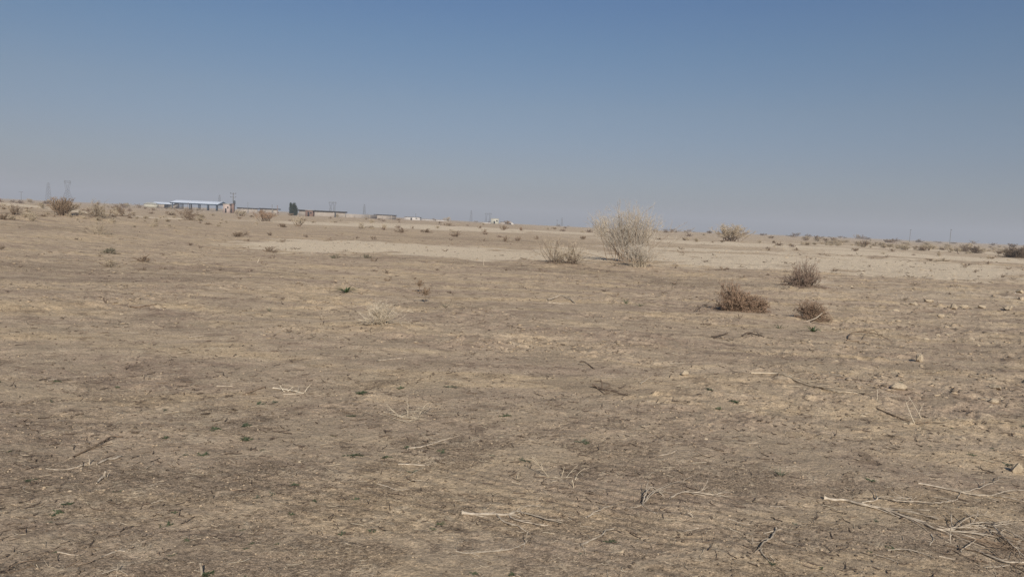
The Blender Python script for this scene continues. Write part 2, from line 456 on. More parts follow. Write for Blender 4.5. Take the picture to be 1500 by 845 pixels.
def shrub_paths(style, n1):
    if style == 'broom':      # tall, many upright stems from one crown
        base = np.concatenate([rng.normal(0, 0.11, (n1, 2)), np.zeros((n1, 1))], 1)
        d = rand_dirs(n1, R(22)); d[:, :2] += base[:, :2] * 1.0
        P1 = grow(base, d, rng.uniform(0.72, 1.02, n1), 6, 0.05, 0.03)
        P2 = children(P1, 12, R(22), 0.16, 0.38, 4, 0.09, 0.06)
        P3 = children(P2, 6, R(26), 0.25, 0.6, 3, 0.10, 0.10)
    elif style == 'airy':     # thin, see-through
        base = np.concatenate([rng.normal(0, 0.10, (n1, 2)), np.zeros((n1, 1))], 1)
        P1 = grow(base, rand_dirs(n1, R(42)), rng.uniform(0.5, 1.0, n1), 6, 0.12, 0.04)
        P2 = children(P1, 6, R(34), 0.2, 0.45, 4, 0.16, 0.03)
        P3 = children(P2, 4, R(38), 0.25, 0.55, 3, 0.2, 0.02)
    elif style == 'ball':     # tumbleweed: curling fine twigs in a dome
        base = np.concatenate([rng.normal(0, 0.05, (n1, 2)), np.zeros((n1, 1))], 1)
        P1 = grow(base, rand_dirs(n1, R(62)), rng.uniform(0.6, 0.95, n1), 6, 0.22, 0.03)
        P2 = children(P1, 8, R(48), 0.25, 0.5, 4, 0.32, 0.02)
        P3 = children(P2, 9, R(55), 0.25, 0.6, 4, 0.42, 0.0)
    else:                     # 'low': wide spreading mat of twigs
        base = np.concatenate([rng.normal(0, 0.15, (n1, 2)), np.zeros((n1, 1))], 1)
        P1 = grow(base, rand_dirs(n1, R(70)), rng.uniform(0.5, 1.0, n1), 6, 0.16, 0.05)
        P2 = children(P1, 7, R(36), 0.25, 0.5, 4, 0.2, 0.06)
        P3 = children(P2, 4, R(40), 0.25, 0.55, 3, 0.22, 0.03)
    return P1, P2, P3

def fit(Ps, w, h):
    allp = np.concatenate([p.reshape(-1, 3) for p in Ps])
    allp = allp[allp[:, 2] > -9]
    r_ = np.percentile(np.abs(allp[:, :2]), 93); hh = np.percentile(allp[:, 2], 99)
    s_ = np.array([w / 2 / r_, w / 2 / r_, h / hh])
    out = []
    for p in Ps:
        p = p * s_
        p[..., 2] = np.where(p[..., 2] < 0.0, np.abs(p[..., 2]) * 0.35, p[..., 2])
        out.append(p)
    return out

def shrub(name, label, px, base_py, w_px, h_px, style, stem_m, twig_m, n1=26, rt=0.0022, cat='shrub', group=None, D=None, lobes=None):
    p = at(px, base_py) if D is None else at_depth(px, D)
    ds = px_size(p[1])
    w, h = w_px * ds, h_px * ds
    if lobes:     # several tangled domes in one plant
        sets = [[q + np.array([dx * ds, 0, 0]) for q in fit(shrub_paths(style, n_), lw * ds, lh * ds)] for dx, lw, lh, n_ in lobes]
        P1, P2, P3 = [np.concatenate([q[i] for q in sets]) for i in range(3)]
    else:
        P1, P2, P3 = fit(shrub_paths(style, n1), w, h)
    k = max(1.0, p[1] / 26.0) ** 0.75            # far shrubs are coarser-grown
    root = empty(name, p - np.array([0, 0, 0.01]), 0.0 if lobes else rng.uniform(0, 6.28))
    tag(root, label, cat, group)
    a = MB()
    r1 = np.linspace(3.2, 1.3, P1.shape[1])[None] * rt * k * rng.uniform(0.8, 1.5, (len(P1), 1))
    P1[:, 0, 2] -= 0.04
    a.tubes(P1, r1, 4)
    b_ = MB()
    (a if style == 'ball' else b_).tubes(P2, np.linspace(1.5, 0.8, P2.shape[1])[None] * rt * k * rng.uniform(0.8, 1.3, (len(P2), 1)), 3)
    b_.tubes(P3, np.linspace(1.1, 0.6, P3.shape[1])[None] * rt * k * rng.uniform(0.7, 1.3, (len(P3), 1)), 3)
    a.build('woody_base', stem_m, root)
    b_.build('twig_crown', twig_m, root)
    return root, w, h

S, PS, GS, BT, RT_, PT, DS = M['straw'], M['pale_straw'], M['grey_straw'], M['brown_twig'], M['red_twig'], M['purple_twig'], M['dark_stem']

SHRUBS = [
 # name, label, px, base, w, h, style, stem, twig, n1, rt
 ('broom_shrub', 'tall pale straw broom shrub, the biggest plant on the plain', 922, 384, 92, 80, 'broom', M['brown_twig'], M['pale_grey'], 80, 0.0027),
 ('broom_shrub', 'low pale straw shrub hugging the front foot of the tall broom shrub', 938, 391, 42, 34, 'broom', GS, M['pale_grey'], 50, 0.0022),
 ('dry_shrub', 'thin see-through straw shrub just left of the tall broom shrub', 820, 386, 92, 44, 'airy', DS, GS, 70, 0.0021),
 ('dry_shrub', 'small yellowish shrub half hidden behind the left flank of the tall broom shrub', 882, 347, 18, 26, 'broom', GS, S, 16, 0.003),
 ('dry_shrub', 'rounded straw-grey shrub on the skyline right of the tall broom shrub', 1068, 353, 44, 24, 'broom', DS, GS, 60, 0.0030),
 ('tumbleweed', 'large reddish tumbleweed with a dark underside resting on bare sand', 1085, 455, 78, 40, 'ball', DS, RT_, 52, 0.0022),
 ('dry_shrub', 'dark purplish-brown twiggy shrub on a low sand hummock behind the reddish tumbleweed', 1172, 419, 56, 42, 'low', DS, PT, 60, 0.0024),
 ('tumbleweed', 'small reddish-brown tumbleweed with a bleached branch across its front', 1187, 469, 40, 27, 'ball', DS, RT_, 56, 0.0020),
 ('dry_shrub', 'small whitish dry shrub of fine bleached twigs alone on open sand', 556, 475, 44, 33, 'airy', GS, PS, 80, 0.0012),
 ('dry_shrub', 'dense brown bush on the left rise with a lattice tower behind it', 92, 316, 27, 26, 'broom', DS, BT, 60, 0.0030),
 ('dry_shrub', 'small mauve-brown bush near the left edge of the plain', 22, 315, 24, 16, 'airy', DS, BT, 22, 0.003),
 ('dry_shrub', 'straggly pale shrub with an open crown right of the dense brown bush', 142, 320, 31, 27, 'airy', DS, GS, 34, 0.0022),
 ('dry_shrub', 'thin pale twiggy shrub on the sandy slope below the straggly pale shrub', 145, 344, 32, 26, 'airy', GS, GS, 34, 0.0016),
 ('dry_shrub', 'squat brown bush right of the straggly pale shrub on the left', 180, 317, 26, 13, 'low', DS, BT, 24, 0.003),
 ('dry_shrub', 'open brown shrub with upright forks in front of the blue canopy', 273, 320, 34, 19, 'airy', DS, BT, 20, 0.003),
 ('dry_shrub', 'flat dark brown shrub at the foot of the forked shrub before the canopy', 284, 323, 26, 8, 'low', DS, BT, 20, 0.0028),
 ('dry_shrub', 'pinkish dry bush left of the dark green tree', 389, 324, 27, 15, 'broom', DS, RT_, 24, 0.0034),
 ('dry_shrub', 'yellowish dry bush below the dark green tree', 438, 332, 15, 15, 'broom', DS, S, 18, 0.003),
 ('dry_shrub', 'small straw bush right of the small pink hut', 354, 317, 16, 9, 'broom', DS, S, 18, 0.0034),
 ('dry_shrub', 'dark low bush cut by the left edge of the picture', 3, 322, 24, 9, 'low', DS, BT, 22, 0.003),
 ('dry_shrub', 'grey-green low bush on the left slope under the thin pale shrub', 160, 371, 26, 8, 'low', DS, M['grey_leaf'], 18, 0.0026),
 ('dry_shrub', 'small brown bush with a spiky top on the left middle ground', 210, 384, 18, 12, 'airy', DS, BT, 20, 0.0022),
 ('dry_shrub', 'low pale brown bush with a dark base left of the spiky brown bush', 160, 391, 28, 13, 'airy', DS, GS, 18, 0.0022),
 ('dry_shrub', 'dark brown low bush at the left tip of the pale salt flat', 395, 369, 18, 8, 'low', DS, BT, 24, 0.0024),
 ('dry_shrub', 'brown low bush above the left tip of the pale salt flat', 350, 347, 22, 8, 'low', DS, BT, 22, 0.0026),
 ('dry_shrub', 'grey-green low tuft at the near edge of the pale salt flat', 491, 378, 16, 6, 'low', DS, M['grey_leaf'], 18, 0.0022),
 ('dry_shrub', 'small dark green-grey tuft in the middle of the near edge of the salt flat', 537, 378, 13, 6, 'low', DS, M['grey_leaf'], 18, 0.0022),
 ('dry_shrub', 'yellow dry bush beyond the far edge of the pale salt flat', 531, 335, 14, 9, 'airy', DS, S, 18, 0.003),
 ('dry_shrub', 'pale upright small bush beyond the salt flat right of the yellow bush', 562, 337, 9, 9, 'broom', DS, GS, 16, 0.003),
 ('dry_shrub', 'brownish spreading bush beyond the middle of the salt flat', 588, 341, 18, 8, 'airy', DS, BT, 18, 0.0028),
 ('dry_shrub', 'dark brown clump on the far rim of the salt flat', 625, 341, 14, 6, 'low', DS, BT, 22, 0.003),
 ('dry_shrub', 'brown dry bush at the right far end of the salt flat', 668, 347, 16, 9, 'airy', DS, BT, 18, 0.0028),
 ('dry_shrub', 'dark flat shrub on the pale strip left of the white building', 657, 331, 14, 4, 'low', DS, BT, 20, 0.0036),
 ('dry_shrub', 'tan bush on the pale strip just below the white building', 737, 337, 9, 7, 'broom', DS, BT, 18, 0.0036),
 ('dry_shrub', 'brown bush below the white building, left one of a close pair', 740, 354, 11, 9, 'airy', DS, BT, 18, 0.003),
 ('dry_shrub', 'dark brown bush below the white building, right one of a close pair', 758, 353, 8, 7, 'airy', DS, BT, 18, 0.003),
 ('dry_shrub', 'reddish small bush right of the white tank', 763, 338, 7, 6, 'airy', DS, RT_, 16, 0.0036),
 ('dry_shrub', 'round dark brown bush cut by the right edge, with a dark twin', 1480, 377, 20, 15, 'ball', DS, M['dark_stem'], 60, 0.0022),
 ('dry_shrub', 'dark reddish round bush touching the right edge of the picture', 1497, 378, 26, 16, 'ball', DS, M['dark_stem'], 60, 0.0022),
 ('dry_shrub', 'dark brown leafless bush with a black stump left of the round twins', 1412, 369, 24, 10, 'low', DS, DS, 44, 0.0024),
 ('dry_shrub', 'brown round bush next to the leafless bush with the black stump', 1430, 371, 14, 10, 'ball', DS, DS, 36, 0.0024),
 ('dry_shrub', 'upright grey-brown bush on the terrace edge on the right', 1266, 362, 13, 10, 'broom', DS, BT, 20, 0.003),
 ('dry_shrub', 'brown low bush on the terrace edge, near two pale bushes on the right', 1349, 367, 14, 6, 'low', DS, BT, 22, 0.0028),
 ('dry_shrub', 'grey-straw upright bush right beside a brown low bush on the terrace edge', 1360, 367, 9, 9, 'broom', DS, GS, 18, 0.003),
 ('dry_shrub', 'brownish bush beyond the terrace right of the rounded skyline shrub', 1196, 352, 10, 7, 'broom', DS, BT, 18, 0.0034),
 ('dry_shrub', 'faint pale low bush beyond the terrace left of a brownish one', 1182, 352, 10, 6, 'broom', DS, GS, 16, 0.0034),
 ('dry_shrub', 'dark flat bush beyond the terrace on the far right plain', 1128, 349, 9, 3.5, 'low', DS, BT, 18, 0.0034),
 ('dry_shrub', 'straw bush on the slope of the dry channel on the right', 1325, 366, 14, 7, 'airy', DS, S, 18, 0.0028),
 ('dry_shrub', 'low dry grassy bush on bare pale ground in the right middle distance', 1382, 383, 18, 5, 'low', DS, GS, 20, 0.0022),
]
for s_ in SHRUBS:
    nm, lb, px, bp, w, h, st, sm, tm, n1, rt = s_
    shrub(nm, lb, px, bp, w, h, st, sm, tm, n1, rt, cat='tumbleweed' if nm == 'tumbleweed' else 'shrub',
          lobes=[(-16, 36, 40, 60), (9, 42, 27, 50), (27, 28, 23, 32), (-2, 40, 28, 40)] if lb.startswith('large reddish') else
          [(-10, 34, 24, 34), (6, 36, 40, 44), (16, 30, 30, 34), (0, 52, 18, 30)] if lb.startswith('dark purplish') else
          [(-10, 40, 40, 30), (16, 46, 32, 40), (2, 60, 22, 26)] if lb.startswith('thin see-through') else None)

# ------------------------------------------------------------------ small repeated tufts and far bushes
def tuft_mesh(name, style, n1, twig_m, w=1.0, h=0.6, rt=0.009):
    P1, P2, P3 = fit(shrub_paths(style, n1), w, h)
    a = MB()
    a.tubes(P1, np.linspace(2.0, 1.0, P1.shape[1])[None] * rt * np.ones((len(P1), 1)), 3)
    a.tubes(P2, np.linspace(1.3, 0.8, P2.shape[1])[None] * rt * np.ones((len(P2), 1)), 3)
    if P3 is not None:
        keep = rng.random(len(P3)) < 0.6
        a.tubes(P3[keep], np.linspace(1.0, 0.6, P3.shape[1])[None] * rt * np.ones((keep.sum(), 1)), 3)
    me = a.mesh(name); me.materials.append(twig_m)
    return me

def scatter(name, meshes, spots, label, cat, group, sink=0.02):
    """First of each mesh is made, the rest are copies with a placement of their own."""
    firsts = {}
    for (x, y, sc, hz) in spots:
        i = rng.integers(len(meshes))
        if i not in firsts:
            o = obj(name, meshes[i]); firsts[i] = o
        else:
            o = firsts[i].copy(); COL.objects.link(o)
        o.location = (x, y, float(Hz(x, y)) - sink * sc)
        o.rotation_euler = (0, 0, rng.uniform(0, 6.28)); o.scale = (sc, sc, sc * hz)
        tag(o, label, cat, group)

def spots_px(n, x0, x1, dy0, dy1, s0, s1, power=1.0, h0=0.7, h1=1.3):
    """n random spots; dy = pixels below the horizon line."""
    out = []
    for _ in range(n):
        px = rng.uniform(x0, x1); dy = dy0 + (dy1 - dy0) * rng.random() ** power
        p = at(px, 290 + 0.0455 * px + dy, 900)
        out.append((p[0], p[1], rng.uniform(s0, s1) * px_size(p[1]), rng.uniform(h0, h1)))
    return out

far_brown = [tuft_mesh('far_bush', s, 22, m_, 1.0, 0.55, 0.009) for s, m_ in (('low', BT), ('broom', BT), ('ball', BT), ('low', PT))]
far_straw = [tuft_mesh('far_straw_bush', s, 24, m_, 1.0, 0.6, 0.007) for s, m_ in (('broom', GS), ('airy', GS), ('ball', GS), ('low', GS))]
scatter('far_bush', far_brown, spots_px(120, -30, 1530, 3.0, 26, 4, 9, 1.2) + spots_px(50, 880, 1530, 1.5, 7, 4, 11, 1.0, 0.5, 1.0) + spots_px(25, -20, 400, 4, 16, 5, 13), 'tiny brown bush, one of many dotting the far plain below the skyline', 'bush', 'brown bushes dotting the far plain')
scatter('far_straw_bush', far_straw, spots_px(110, -30, 1530, 2.5, 24, 4, 10, 1.2) + spots_px(70, 1190, 1480, 9, 15, 6, 14, 1, 0.6, 1.0) + spots_px(45, -20, 340, 12, 34, 6, 14),
        'small pale straw bush, one of many along the far plain', 'bush', 'straw bushes along the far plain')

tuft_mid = [tuft_mesh('dry_tuft', s, 7, m_, 1.0, 0.5, 0.011) for s, m_ in (('low', DS), ('airy', BT), ('low', BT), ('airy', DS))]
scatter('dry_tuft', tuft_mid, spots_px(95, -10, 1510, 30, 110, 6, 15, 0.9, 0.4, 0.9) + spots_px(60, 980, 1510, 20, 60, 5, 12, 1, 0.4, 0.9),
        'small dark dry tuft, one of many on the middle ground', 'dry tuft', 'dark dry tufts on the middle ground')

# ------------------------------------------------------------------ green plants
def leaf_strip(mb, base, az, length, width, rise, droop, K=7):
    """Arching V-folded strap leaf."""
    t = np.linspace(0, 1, K)
    r_ = length * t * (1 - 0.18 * droop * t)
    z = length * (rise * t - droop * t * t)
    c = np.array(base) + np.stack([np.cos(az) * r_, np.sin(az) * r_, z], -1)
    sd = np.array([-math.sin(az), math.cos(az), 0.0])
    w = width * np.clip(1.15 - t, 0.03, 1) ** 0.7 * np.minimum(1, 0.6 + 3 * t)
    up = np.array([0, 0, 1.0])
    L_, C_, R_ = c + sd * w[:, None] / 2 + up * w[:, None] * 0.25, c, c - sd * w[:, None] / 2 + up * w[:, None] * 0.25
    V = np.stack([L_, C_, R_], 1).reshape(-1, 3)
    q = []
    for k in range(K - 1):
        a = 3 * k
        q += [[a, a + 1, a + 4, a + 3], [a + 1, a + 2, a + 5, a + 4]]
    mb.add(V, q)

def strap_plant(label, px, py, w_px, h_px, n, m_, name='strap_leaf_plant', narrow=0.045):
    p = at(px, py); ds = px_size(p[1]); w, h = w_px * ds, h_px * ds
    root = empty(name, p); tag(root, label, 'plant')
    for k in range(n):
        mb = MB()
        az = 2 * math.pi * (k + rng.uniform(-0.3, 0.3)) / n
        L_ = w / 2 * rng.uniform(0.75, 1.15) * 1.1
        ri = rng.uniform(0.7, 1.7) * h / max(L_, 1e-3) * 1.1
        leaf_strip(mb, (0.01 * math.cos(az), 0.01 * math.sin(az), -0.005), az, L_, max(narrow * w, 0.008) * rng.uniform(0.8, 1.3), ri, ri * rng.uniform(0.35, 0.85))
        mb.build('leaf', m_, root)

strap_plant('dark green strap-leaved plant, the biggest green plant on the plain', 507, 431, 34, 12, 18, M['leaf'], narrow=0.06)
strap_plant('thin green strap-leaved plant right of the stalked brown thistle', 652, 451, 20, 9, 9, M['grey_leaf'])
strap_plant('small dark green strap-leaved plant below the tall broom shrub', 917, 445, 17, 8, 11, M['leaf'])
strap_plant('sparse grey-green strap-leaved plant below the tall broom shrub', 938, 449, 24, 7, 9, M['grey_leaf'])
strap_plant('dark spreading strap-leaved plant with few leaves left of the dark tumbleweeds', 988, 417, 20, 9, 8, M['dark_stem'])
strap_plant('green strap-leaved plant in front of the small tumbleweed', 1191, 486, 28, 12, 15, M['leaf'], narrow=0.06)
strap_plant('grey-green strap-leaved plant left of the one before the small tumbleweed', 1141, 481, 26, 9, 9, M['grey_leaf'])
strap_plant('grey-green strap-leaved plant in the lower right quarter between loose sticks', 1143, 697, 26, 13, 10, M['grey_leaf'])
strap_plant('small grey-green strap-leaved plant on sand left of the whitish shrub', 394, 455, 13, 8, 9, M['grey_leaf'])
strap_plant('spindly dry strap-leaved plant on sand lower left of the whitish shrub', 472, 467, 18, 9, 7, M['grey_straw'])

def thistle(label, px, base_py, top_py, head_w):
    """Dry seed head on a thin stalk."""
    p = at(px, base_py); D = p[1]; ds = px_size(D)
    root = empty('dry_thistle', p); tag(root, label, 'dry plant')
    h = (base_py - top_py) * ds
    mb = MB(); mb.tube([(0, 0, -0.02), (0.01, 0, h * 0.3), (0, 0.01, h * 0.6)], [0.007, 0.006, 0.005], 5)
    mb.build('stalk', DS, root)
    w = head_w * ds
    P1 = grow(np.tile([[0, 0.01, h * 0.42]], (16, 1)), rand_dirs(16, R(36)), rng.uniform(0.4, 0.62, 16) * h, 5, 0.12, 0.06)
    P2 = children(P1, 9, R(45), 0.15, 0.35, 3, 0.2, 0.1, 0.3)
    sc = w / 2 / np.percentile(np.abs(P2[..., :2]), 92)
    for P in (P1, P2): P[..., :2] *= sc
    hb = MB(); hb.tubes(P1, np.full(P1.shape[:2], 0.005), 3); hb.tubes(P2, np.linspace(0.009, 0.004, 3)[None] * np.ones((len(P2), 1)), 3)
    hb.build('seed_head', M['brown_twig'], root)
thistle('brown dry thistle head on a thin bare stalk, the taller front one of two', 622, 443, 419, 13)
thistle('brown dry thistle head standing just behind the front one', 614, 428, 409, 9)

def weed_mesh(name, m_, n=14, flat=0.35):
    mb = MB()
    for k in range(n):
        az = rng.uniform(0, 6.28); L_ = rng.uniform(0.2, 0.5)
        b0 = (rng.normal(0, 0.10), rng.normal(0, 0.08), 0)
        leaf_strip(mb, b0, az, L_, rng.uniform(0.09, 0.17), flat * rng.uniform(0.5, 1.8), flat * rng.uniform(0.3, 1.4), 5)
        for s_ in (-1, 1):
            for t in (0.45, 0.75):
                leaf_strip(mb, (b0[0] + math.cos(az) * L_ * t, b0[1] + math.sin(az) * L_ * t, flat * L_ * t * 0.6), az + s_ * 0.8, L_ * 0.4, 0.07, flat, flat * 0.8, 4)
    me = mb.mesh(name); me.materials.append(m_)
    return me
WEED = [weed_mesh('green_weed', M['weed'], n) for n in (16, 12, 20)]
def weed(label, px, py, w_px, hz=1.0, m_i=None):
    p = at(px, py); sc = w_px * px_size(p[1]) / 0.8
    o = obj('green_weed', WEED[rng.integers(3)]); o.location = (p[0], p[1], p[2] - 0.003); o.scale = (sc, sc, sc * hz * 0.7)
    o.rotation_euler = (0, 0, rng.uniform(0, 6.28)); tag(o, label, 'weed')
weed('green weed beside the standing stub at the bottom edge', 306, 842, 20, 1.8)
weed('low green weed in the lower left quarter, left of a patch of smaller weeds', 81, 752, 21, 1.0)
weed('dark green flat weed under the fallen stick, left of the picture centre', 519, 667, 24, 1.2)
weed('dark green cushion weed in line below the whitish shrub', 529, 577, 18, 1.2)
weed('flat green weed left of the dark green one under the fallen stick', 297, 667, 19, 1.0)
weed('green weed below a smaller dark one', 361, 644, 19, 1.2)
weed('dark green weed just above the one beside the thin twigs on the left', 314, 630, 18, 1.1)
weed('dull green weed right behind a pale twig below the long fallen stick', 568, 671, 14, 1.1)
weed('tiny bright green weed at the bottom edge near the picture centre', 748, 842, 12, 2.0)
weed('flat green weed in the right half on open soil below the dead dark plant', 1077, 592, 15, 1.0)
weed('dull green flat weed in the lower left quarter above the sand patch', 243, 769, 22, 0.9)
weed('thin dark green weed lying among gravel in the lower middle', 432, 708, 17, 0.9)

mini_weed = [weed_mesh('tiny_weed', m_, 8) for m_ in (M['weed'], M['weed'], M['grey_leaf'], M['dark_stem'])]
sp = []
for _ in range(95):
    px = rng.uniform(-10, 900) if rng.random() < 0.72 else rng.uniform(900, 1510)
    py = rng.uniform(560, 850); p = at(px, py)
    sp.append((p[0], p[1], rng.uniform(7, 19) * px_size(p[1]) / 0.8, rng.uniform(0.4, 1.0)))
scatter('tiny_weed', mini_weed, sp, 'tiny flat weed, one of many creeping over the foreground sand', 'weed', 'tiny weeds on the foreground sand', 0.01)

# ------------------------------------------------------------------ rocks and clods
def rock_mesh(name, sub, m_, seed, flat=0.7, rough=0.28):
    bpy.ops.mesh.primitive_ico_sphere_add(subdivisions=sub, radius=0.5)
    o = bpy.context.object; me = o.data
    bpy.data.objects.remove(o)
    V = np.zeros(len(me.vertices) * 3); me.vertices.foreach_get('co', V); V = V.reshape(-1, 3)
    r2 = np.random.default_rng(seed)
    for _ in range(9):          # knock flat facets off
        n = r2.normal(0, 1, 3); n /= np.linalg.norm(n); k = r2.uniform(0.26, 0.42)
        dd = V @ n; V -= np.maximum(dd - k, 0)[:, None] * n[None] * 0.92
    V += rough * 0.18 * np.stack([perlin(V[:, 0] * 5 + seed, V[:, 1] * 5 + V[:, 2] * 3, seed + i) for i in range(3)], -1)
    V[:, 2] *= flat; V[:, 1] *= r2.uniform(0.7, 1.0)
    me.vertices.foreach_set('co', V.ravel()); me.update(); me.name = name
    me.materials.append(m_)
    return me
ROCK = [rock_mesh('rock', 4, M['rock'], 100 + i) for i in range(5)]
CLOD = [rock_mesh('earth_clod', 2, M['rock'] if i % 5 else M['dark_rock'], 200 + i, 0.6, 0.5) for i in range(10)]

def rock(label, px, base_py, w_px, h_px, k, rz, dark=False):
    p = at(px, base_py); w, h = w_px * px_size(p[1]), h_px * px_size(p[1])
    me = ROCK[k]
    o = obj('rock', me); o.scale = (w * 1.1, w * 0.95, h * 1.75); o.rotation_euler = (0, 0, rz)
    o.location = (p[0], p[1] + w * 0.3, p[2] + h * 0.36)
    tag(o, label, 'rock')
rock('tan clay rock cut by the right edge, throwing a black shadow', 1493, 692, 20, 16, 0, 0.4)
rock('pale rounded clay rock standing alone on the right, the tallest of the loose rocks', 1348, 531, 15, 13, 1, 1.0)
rock('flat-topped pale clay rock above the thin upright bleached twigs', 1319, 573, 24, 10, 2, 0.2)
rock('low rock with a black hollow beside it right of the flat-topped pale rock', 1462, 570, 18, 8, 3, 2.0)
rock('small rock under the low rock with the black hollow', 1458, 592, 17, 8, 4, 0.7)
rock('pale rock pair member, left one, in the scattered row of rocks on the right', 1340, 446, 14, 6, 0, 2.2)
rock('long low pale rock, second from the left in the scattered row on the right', 1362, 444, 15, 5, 1, 0.1)
rock('upright pale rock in the middle of the scattered row on the right', 1398, 455, 11, 9, 2, 1.7)
rock('low rock just right of the upright pale rock in the scattered row', 1415, 451, 13, 5, 3, 0.3)
rock('dark-shadowed rock right of centre in the scattered row on the right', 1439, 452, 12, 6, 4, 2.9)
rock('wide rock at the right end of the scattered row', 1480, 455, 20, 7, 0, 1.2)
rock('small rounded rock in front of the scattered row of rocks', 1380, 467, 10, 6, 1, 2.6)
rock('small pale stone with a black shadow on open soil left of the long grey branch', 1003, 551, 14, 7, 2, 0.9)
rock('brown rock on the right edge of the middle ground, beyond the scattered row', 1496, 430, 12, 6, 3, 1.5)

clods = []
def put_clods(n, x0, x1, y0, y1, a, b_, pw=1.0):
    for _ in range(n):
        px = rng.uniform(x0, x1); py = y0 + (y1 - y0) * rng.random() ** pw
        p = at(px, py + 0.0455 * (px - 750))
        clods.append((p[0], p[1], (a + (b_ - a) * rng.random() ** 2.2) * px_size(p[1]), rng.uniform(0.6, 1.1)))
put_clods(60, 1280, 1510, 400, 480, 4, 13)
put_clods(60, 1150, 1510, 480, 640, 4, 12)
put_clods(60, 1020, 1510, 345, 400, 3, 8)
put_clods(30, 860, 1200, 450, 640, 3, 8)
put_clods(40, 0, 900, 400, 640, 3, 7)
put_clods(30, 0, 1500, 640, 840, 4, 9)
scatter('earth_clod', CLOD, clods, 'small clay clod, one of many lying loose on the plain', 'clod', 'loose clay clods on the plain', 0.02)

# uncountable crumbs: one object
def merged_stones(name, n, d0, d1, a, b_, m_, az0=-44, az1=44, seed=1, mask=None, flat=1.0):
    r2 = np.random.default_rng(seed)
    ph = (1 + 5 ** 0.5) / 2
    iv = np.array([(-1, ph, 0), (1, ph, 0), (-1, -ph, 0), (1, -ph, 0), (0, -1, ph), (0, 1, ph), (0, -1, -ph), (0, 1, -ph), (ph, 0, -1), (ph, 0, 1), (-ph, 0, -1), (-ph, 0, 1)]) / 1.9 / 2
    it = np.array([(0, 11, 5), (0, 5, 1), (0, 1, 7), (0, 7, 10), (0, 10, 11), (1, 5, 9), (5, 11, 4), (11, 10, 2), (10, 7, 6), (7, 1, 8), (3, 9, 4), (3, 4, 2), (3, 2, 6), (3, 6, 8), (3, 8, 9), (4, 9, 5), (2, 4, 11), (6, 2, 10), (8, 6, 7), (9, 8, 1)])
    # even over the picture: uniform in 1/d
    inv = r2.uniform(1 / d1, 1 / d0, n); d = 1 / inv
    az = np.radians(r2.uniform(az0, az1, n)); x, y = d * np.sin(az), d * np.cos(az)
    if mask is not None:
        k = r2.random(n) < mask(x, y); x, y, d = x[k], y[k], d[k]
    n = len(x)
    s_ = (a + (b_ - a) * r2.random(n) ** 3) * d ** 0.55
    sc = s_[:, None] * np.stack([r2.uniform(0.7, 1.3, n), r2.uniform(0.7, 1.3, n), r2.uniform(0.4, 0.8, n) * flat], -1)
    V = iv[None] * (1 + r2.normal(0, 0.16, (n, 12, 1))) * sc[:, None, :]
    th = r2.uniform(0, 6.28, n); c, s2 = np.cos(th)[:, None], np.sin(th)[:, None]
    V = np.stack([V[..., 0] * c - V[..., 1] * s2, V[..., 0] * s2 + V[..., 1] * c, V[..., 2]], -1)
    V += np.stack([x, y, Hz(x, y) + s_ * 0.10], -1)[:, None, :]
    t = (it[None] + (np.arange(n) * 12)[:, None, None]).reshape(-1, 3)
    return obj(name, mesh_np(name, V.reshape(-1, 3), None, t, False), m_)
o = merged_stones('gravel', 60000, 2.2, 34, 0.0018, 0.0080, M['crumb'], seed=5, mask=lambda x, y: 0.12 + 0.88 * crust(x, y) * (1 - 0.9 * silt(x, y)) * np.clip(0.4 + 1.2 * perlin(x / 0.5, y / 0.5, 77), 0, 1))
tag(o, 'fine pale crumbs and gravel strewn over the desert soil', None, None, 'stuff')
o = merged_stones('dark_gravel', 34000, 2.2, 55, 0.0018, 0.0102, M['dark_rock'], seed=6, mask=lambda x, y: (0.35 + 0.65 * sstep(-0.1, 0.5, perlin(x / 0.9, y / 0.9, 79))) * (1 - 0.85 * silt(x, y)))
tag(o, 'fine dark crumbs and droppings strewn over the desert soil', None, None, 'stuff')

o = merged_stones('crust_flakes', 42000, 8, 75, 0.0032, 0.020, M['crumb'], seed=8, flat=0.55, mask=lambda x, y: np.clip(crust(x, y) - 0.25, 0, 1) * np.clip(0.25 + 1.6 * perlin(x / 1.7, y / 0.9, 78), 0, 1))
tag(o, 'broken flakes of pale soil crust covering the rougher ground', None, None, 'stuff')
def merged_litter(name, n, d0, d1, lmin, lmax, rad, m_, seed):
    r2 = np.random.default_rng(seed)
    d = 1 / r2.uniform(1 / d1, 1 / d0, n); az = np.radians(r2.uniform(-44, 44, n))
    x, y = d * np.sin(az), d * np.cos(az)
    L_ = (lmin + (lmax - lmin) * r2.random(n) ** 2.5) * d ** 0.5
    th = r2.uniform(0, 6.28, n); cv = r2.normal(0, 0.22, n)
    P = np.zeros((n, 4, 3))
    for k in range(4):
        t = k / 3 - 0.5
        a = th + cv * t
        P[:, k, 0] = x + np.cos(a) * L_ * t; P[:, k, 1] = y + np.sin(a) * L_ * t
    P[..., 2] = Hz(P[..., 0], P[..., 1]) + rad * d[:, None] ** 0.5 * (0.8 + r2.random((n, 1)) * 1.6)
    P[:, 3, 2] += np.abs(r2.normal(0, 0.12, n)) * L_
    mb = MB(); mb.tubes(P, rad * d[:, None] ** 0.5 * r2.uniform(0.6, 1.4, (n, 1)) * np.array([[1, 1, 0.9, 0.6]]), 3)
    o_ = mb.build(name, m_); return o_
tag(merged_litter('straw_litter', 3600, 2.3, 30, 0.010, 0.05, 0.0007, M['straw'], 71), 'short bits of dry straw strewn over the soil', None, None, 'stuff')
tag(merged_litter('plant_litter', 4000, 3.6, 60, 0.006, 0.040, 0.0013, M['dark_wood'], 72), 'dark broken bits of dead plants strewn over the soil', None, None, 'stuff')

